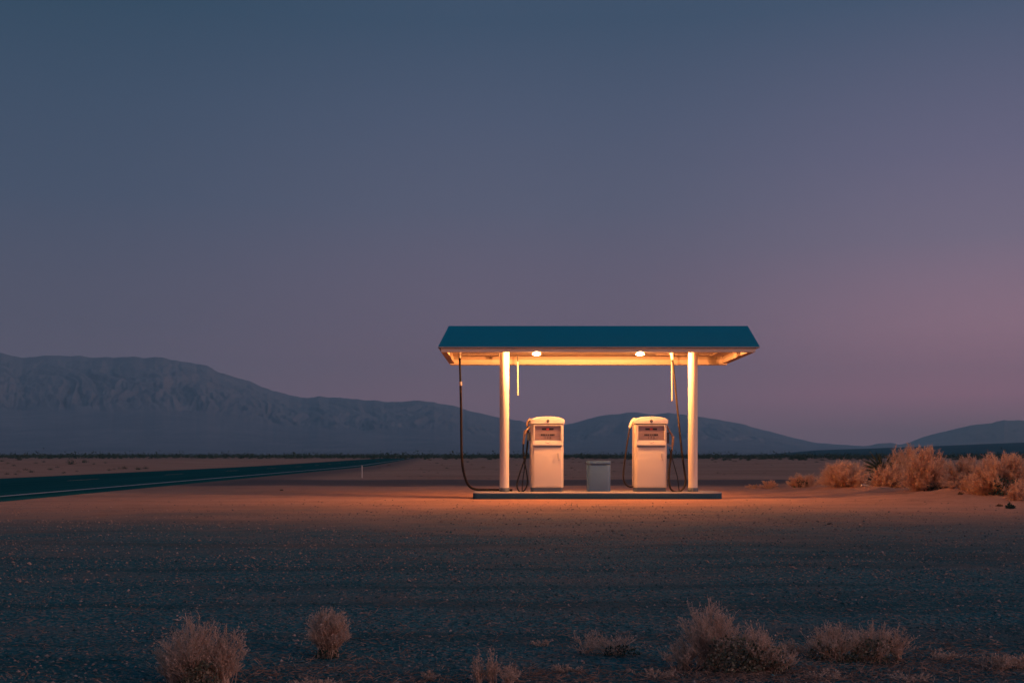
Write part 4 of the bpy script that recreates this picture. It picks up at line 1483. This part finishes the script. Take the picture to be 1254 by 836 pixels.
# ---- loose gravel and straw near the camera
def make_gravel(name, seed, far, stops, label):
    rng = np.random.default_rng(seed)
    n = 70000
    Y = 4.4 + 13.5 * rng.uniform(0, 1, n) ** 1.7
    X = rng.uniform(-0.5, 0.5, n) * (Y + 0.6)
    # patchy
    keep = rng.uniform(size=n) < np.clip(0.55 + 0.9 * fbm(X * 1.3, Y * 1.0, 3), 0.12, 1) * (1 - 0.97 * sstep(8.5, 16.5, Y))
    X, Y = X[keep], Y[keep]
    if far:
        n2 = 46000
        Y = rng.uniform(8.5, 24.2, n2)
        X = rng.uniform(-0.5, 0.5, n2) * (Y + 0.6)
        k2 = rng.uniform(size=n2) < np.clip(0.45 + 1.1 * fbm(X * 0.35, Y * 0.9, 3), 0.08, 1) * (1 - 0.9 * sstep(15, 23.5, Y))
        X, Y = X[k2], Y[k2]
    n = len(X)
    s = 0.0032 + 0.0065 * rng.uniform(0, 1, n) ** 3 + np.where(rng.uniform(size=n) < 0.012, 0.007, 0.0)
    s = s * (0.8 + 0.05 * Y)
    base = np.array([[1, 0, 0], [0, 1, 0], [-1, 0, 0], [0, -1, 0], [0, 0, 1], [0, 0, -1]], float)
    tri = np.array([[0, 1, 4], [1, 2, 4], [2, 3, 4], [3, 0, 4], [1, 0, 5], [2, 1, 5], [3, 2, 5], [0, 3, 5]])
    V = base[None] * (s[:, None, None]) * rng.uniform(0.6, 1.5, (n, 6, 1))
    V[:, :, 2] *= 0.65
    a = rng.uniform(0, 2 * PI, n)
    ca, sa = np.cos(a)[:, None], np.sin(a)[:, None]
    x = V[:, :, 0] * ca - V[:, :, 1] * sa; y = V[:, :, 0] * sa + V[:, :, 1] * ca
    z = V[:, :, 2] + 0.25 * (x * rng.normal(size=(n, 1)))
    W = np.stack([x + X[:, None], y + Y[:, None], z + (gh(X, Y) + 0.25 * s)[:, None]], 2).reshape(-1, 3)
    Fq = (tri[None] + (np.arange(n) * 6)[:, None, None]).reshape(-1, 3)
    mt = island_mat(name + '_stones', stops, 0.85)
    o = link(name, mesh_np(name, W, Fq), mt)
    tag(o, label, 'gravel', kind='stuff')


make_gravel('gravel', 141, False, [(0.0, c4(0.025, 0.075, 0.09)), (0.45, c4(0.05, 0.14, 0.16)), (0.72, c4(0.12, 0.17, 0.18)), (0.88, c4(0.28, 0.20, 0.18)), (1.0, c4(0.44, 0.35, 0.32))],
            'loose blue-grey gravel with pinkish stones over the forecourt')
make_gravel('pebbles', 142, True, [(0.0, c4(0.08, 0.10, 0.11)), (0.2, c4(0.18, 0.15, 0.14)), (0.55, c4(0.32, 0.22, 0.18)), (1.0, c4(0.50, 0.34, 0.27))],
            'sandy pebbles thinly spread between the gravel and the island')


def make_straw():
    rng = np.random.default_rng(151)
    C_ = []
    spots = [(905, 826, 0.30, 0.05, 420), (1000, 828, 0.35, 0.06, 420), (1100, 815, 0.35, 0.08, 380), (1200, 812, 0.25, 0.10, 420), (860, 834, 0.3, 0.04, 300), (690, 830, 0.25, 0.05, 180),
             (640, 828, 0.12, 0.04, 130), (530, 834, 0.2, 0.04, 120), (400, 828, 0.2, 0.05, 160), (310, 826, 0.12, 0.06, 140), (430, 800, 0.25, 0.1, 100), (1160, 790, 0.3, 0.12, 120),
             (740, 785, 0.4, 0.15, 160), (1050, 790, 0.3, 0.1, 120), (900, 800, 0.3, 0.1, 120)]
    for (px, py, sx_, sy_, k) in spots:
        p = ground_at(px, py)
        k = int(k * 1.8)
        C_.append(np.stack([p.x + sx_ * rng.normal(size=k) * 0.8, p.y + sy_ * 3.0 * rng.normal(size=k), np.zeros(k)], 1))
    k = 2600
    Y = rng.uniform(4.5, 8, k)
    C_.append(np.stack([rng.uniform(-0.5, 0.5, k) * Y, Y, np.zeros(k)], 1))
    P = np.concatenate(C_)
    P[:, 1] = np.maximum(P[:, 1], 4.3)
    P[:, 2] = gh(P[:, 0], P[:, 1]) + 0.002
    n = len(P)
    a = rng.uniform(0, 2 * PI, n); e = np.abs(rng.normal(size=n)) * 0.35
    L = rng.uniform(0.02, 0.075, n)
    d = np.stack([np.cos(a) * np.cos(e), np.sin(a) * np.cos(e) * 0.6, np.sin(e)], 1)
    Q = P + d * L[:, None] * 0.6
    Q2 = Q + (d + np.array([0, 0, -0.25])) * L[:, None] * 0.5
    Q2[:, 2] = np.maximum(Q2[:, 2], gh(Q2[:, 0], Q2[:, 1]) + 0.002)
    V, Fq = cat_parts([ribbons(P, Q, 0.0012, 0.0011, rng), ribbons(Q, Q2, 0.0011, 0.0005, rng)])
    o = link('straw', mesh_np('straw', V, Fq), M['straw'])
    tag(o, 'dead straw strewn thinly over the gravel in front', 'straw', kind='stuff')


make_straw()
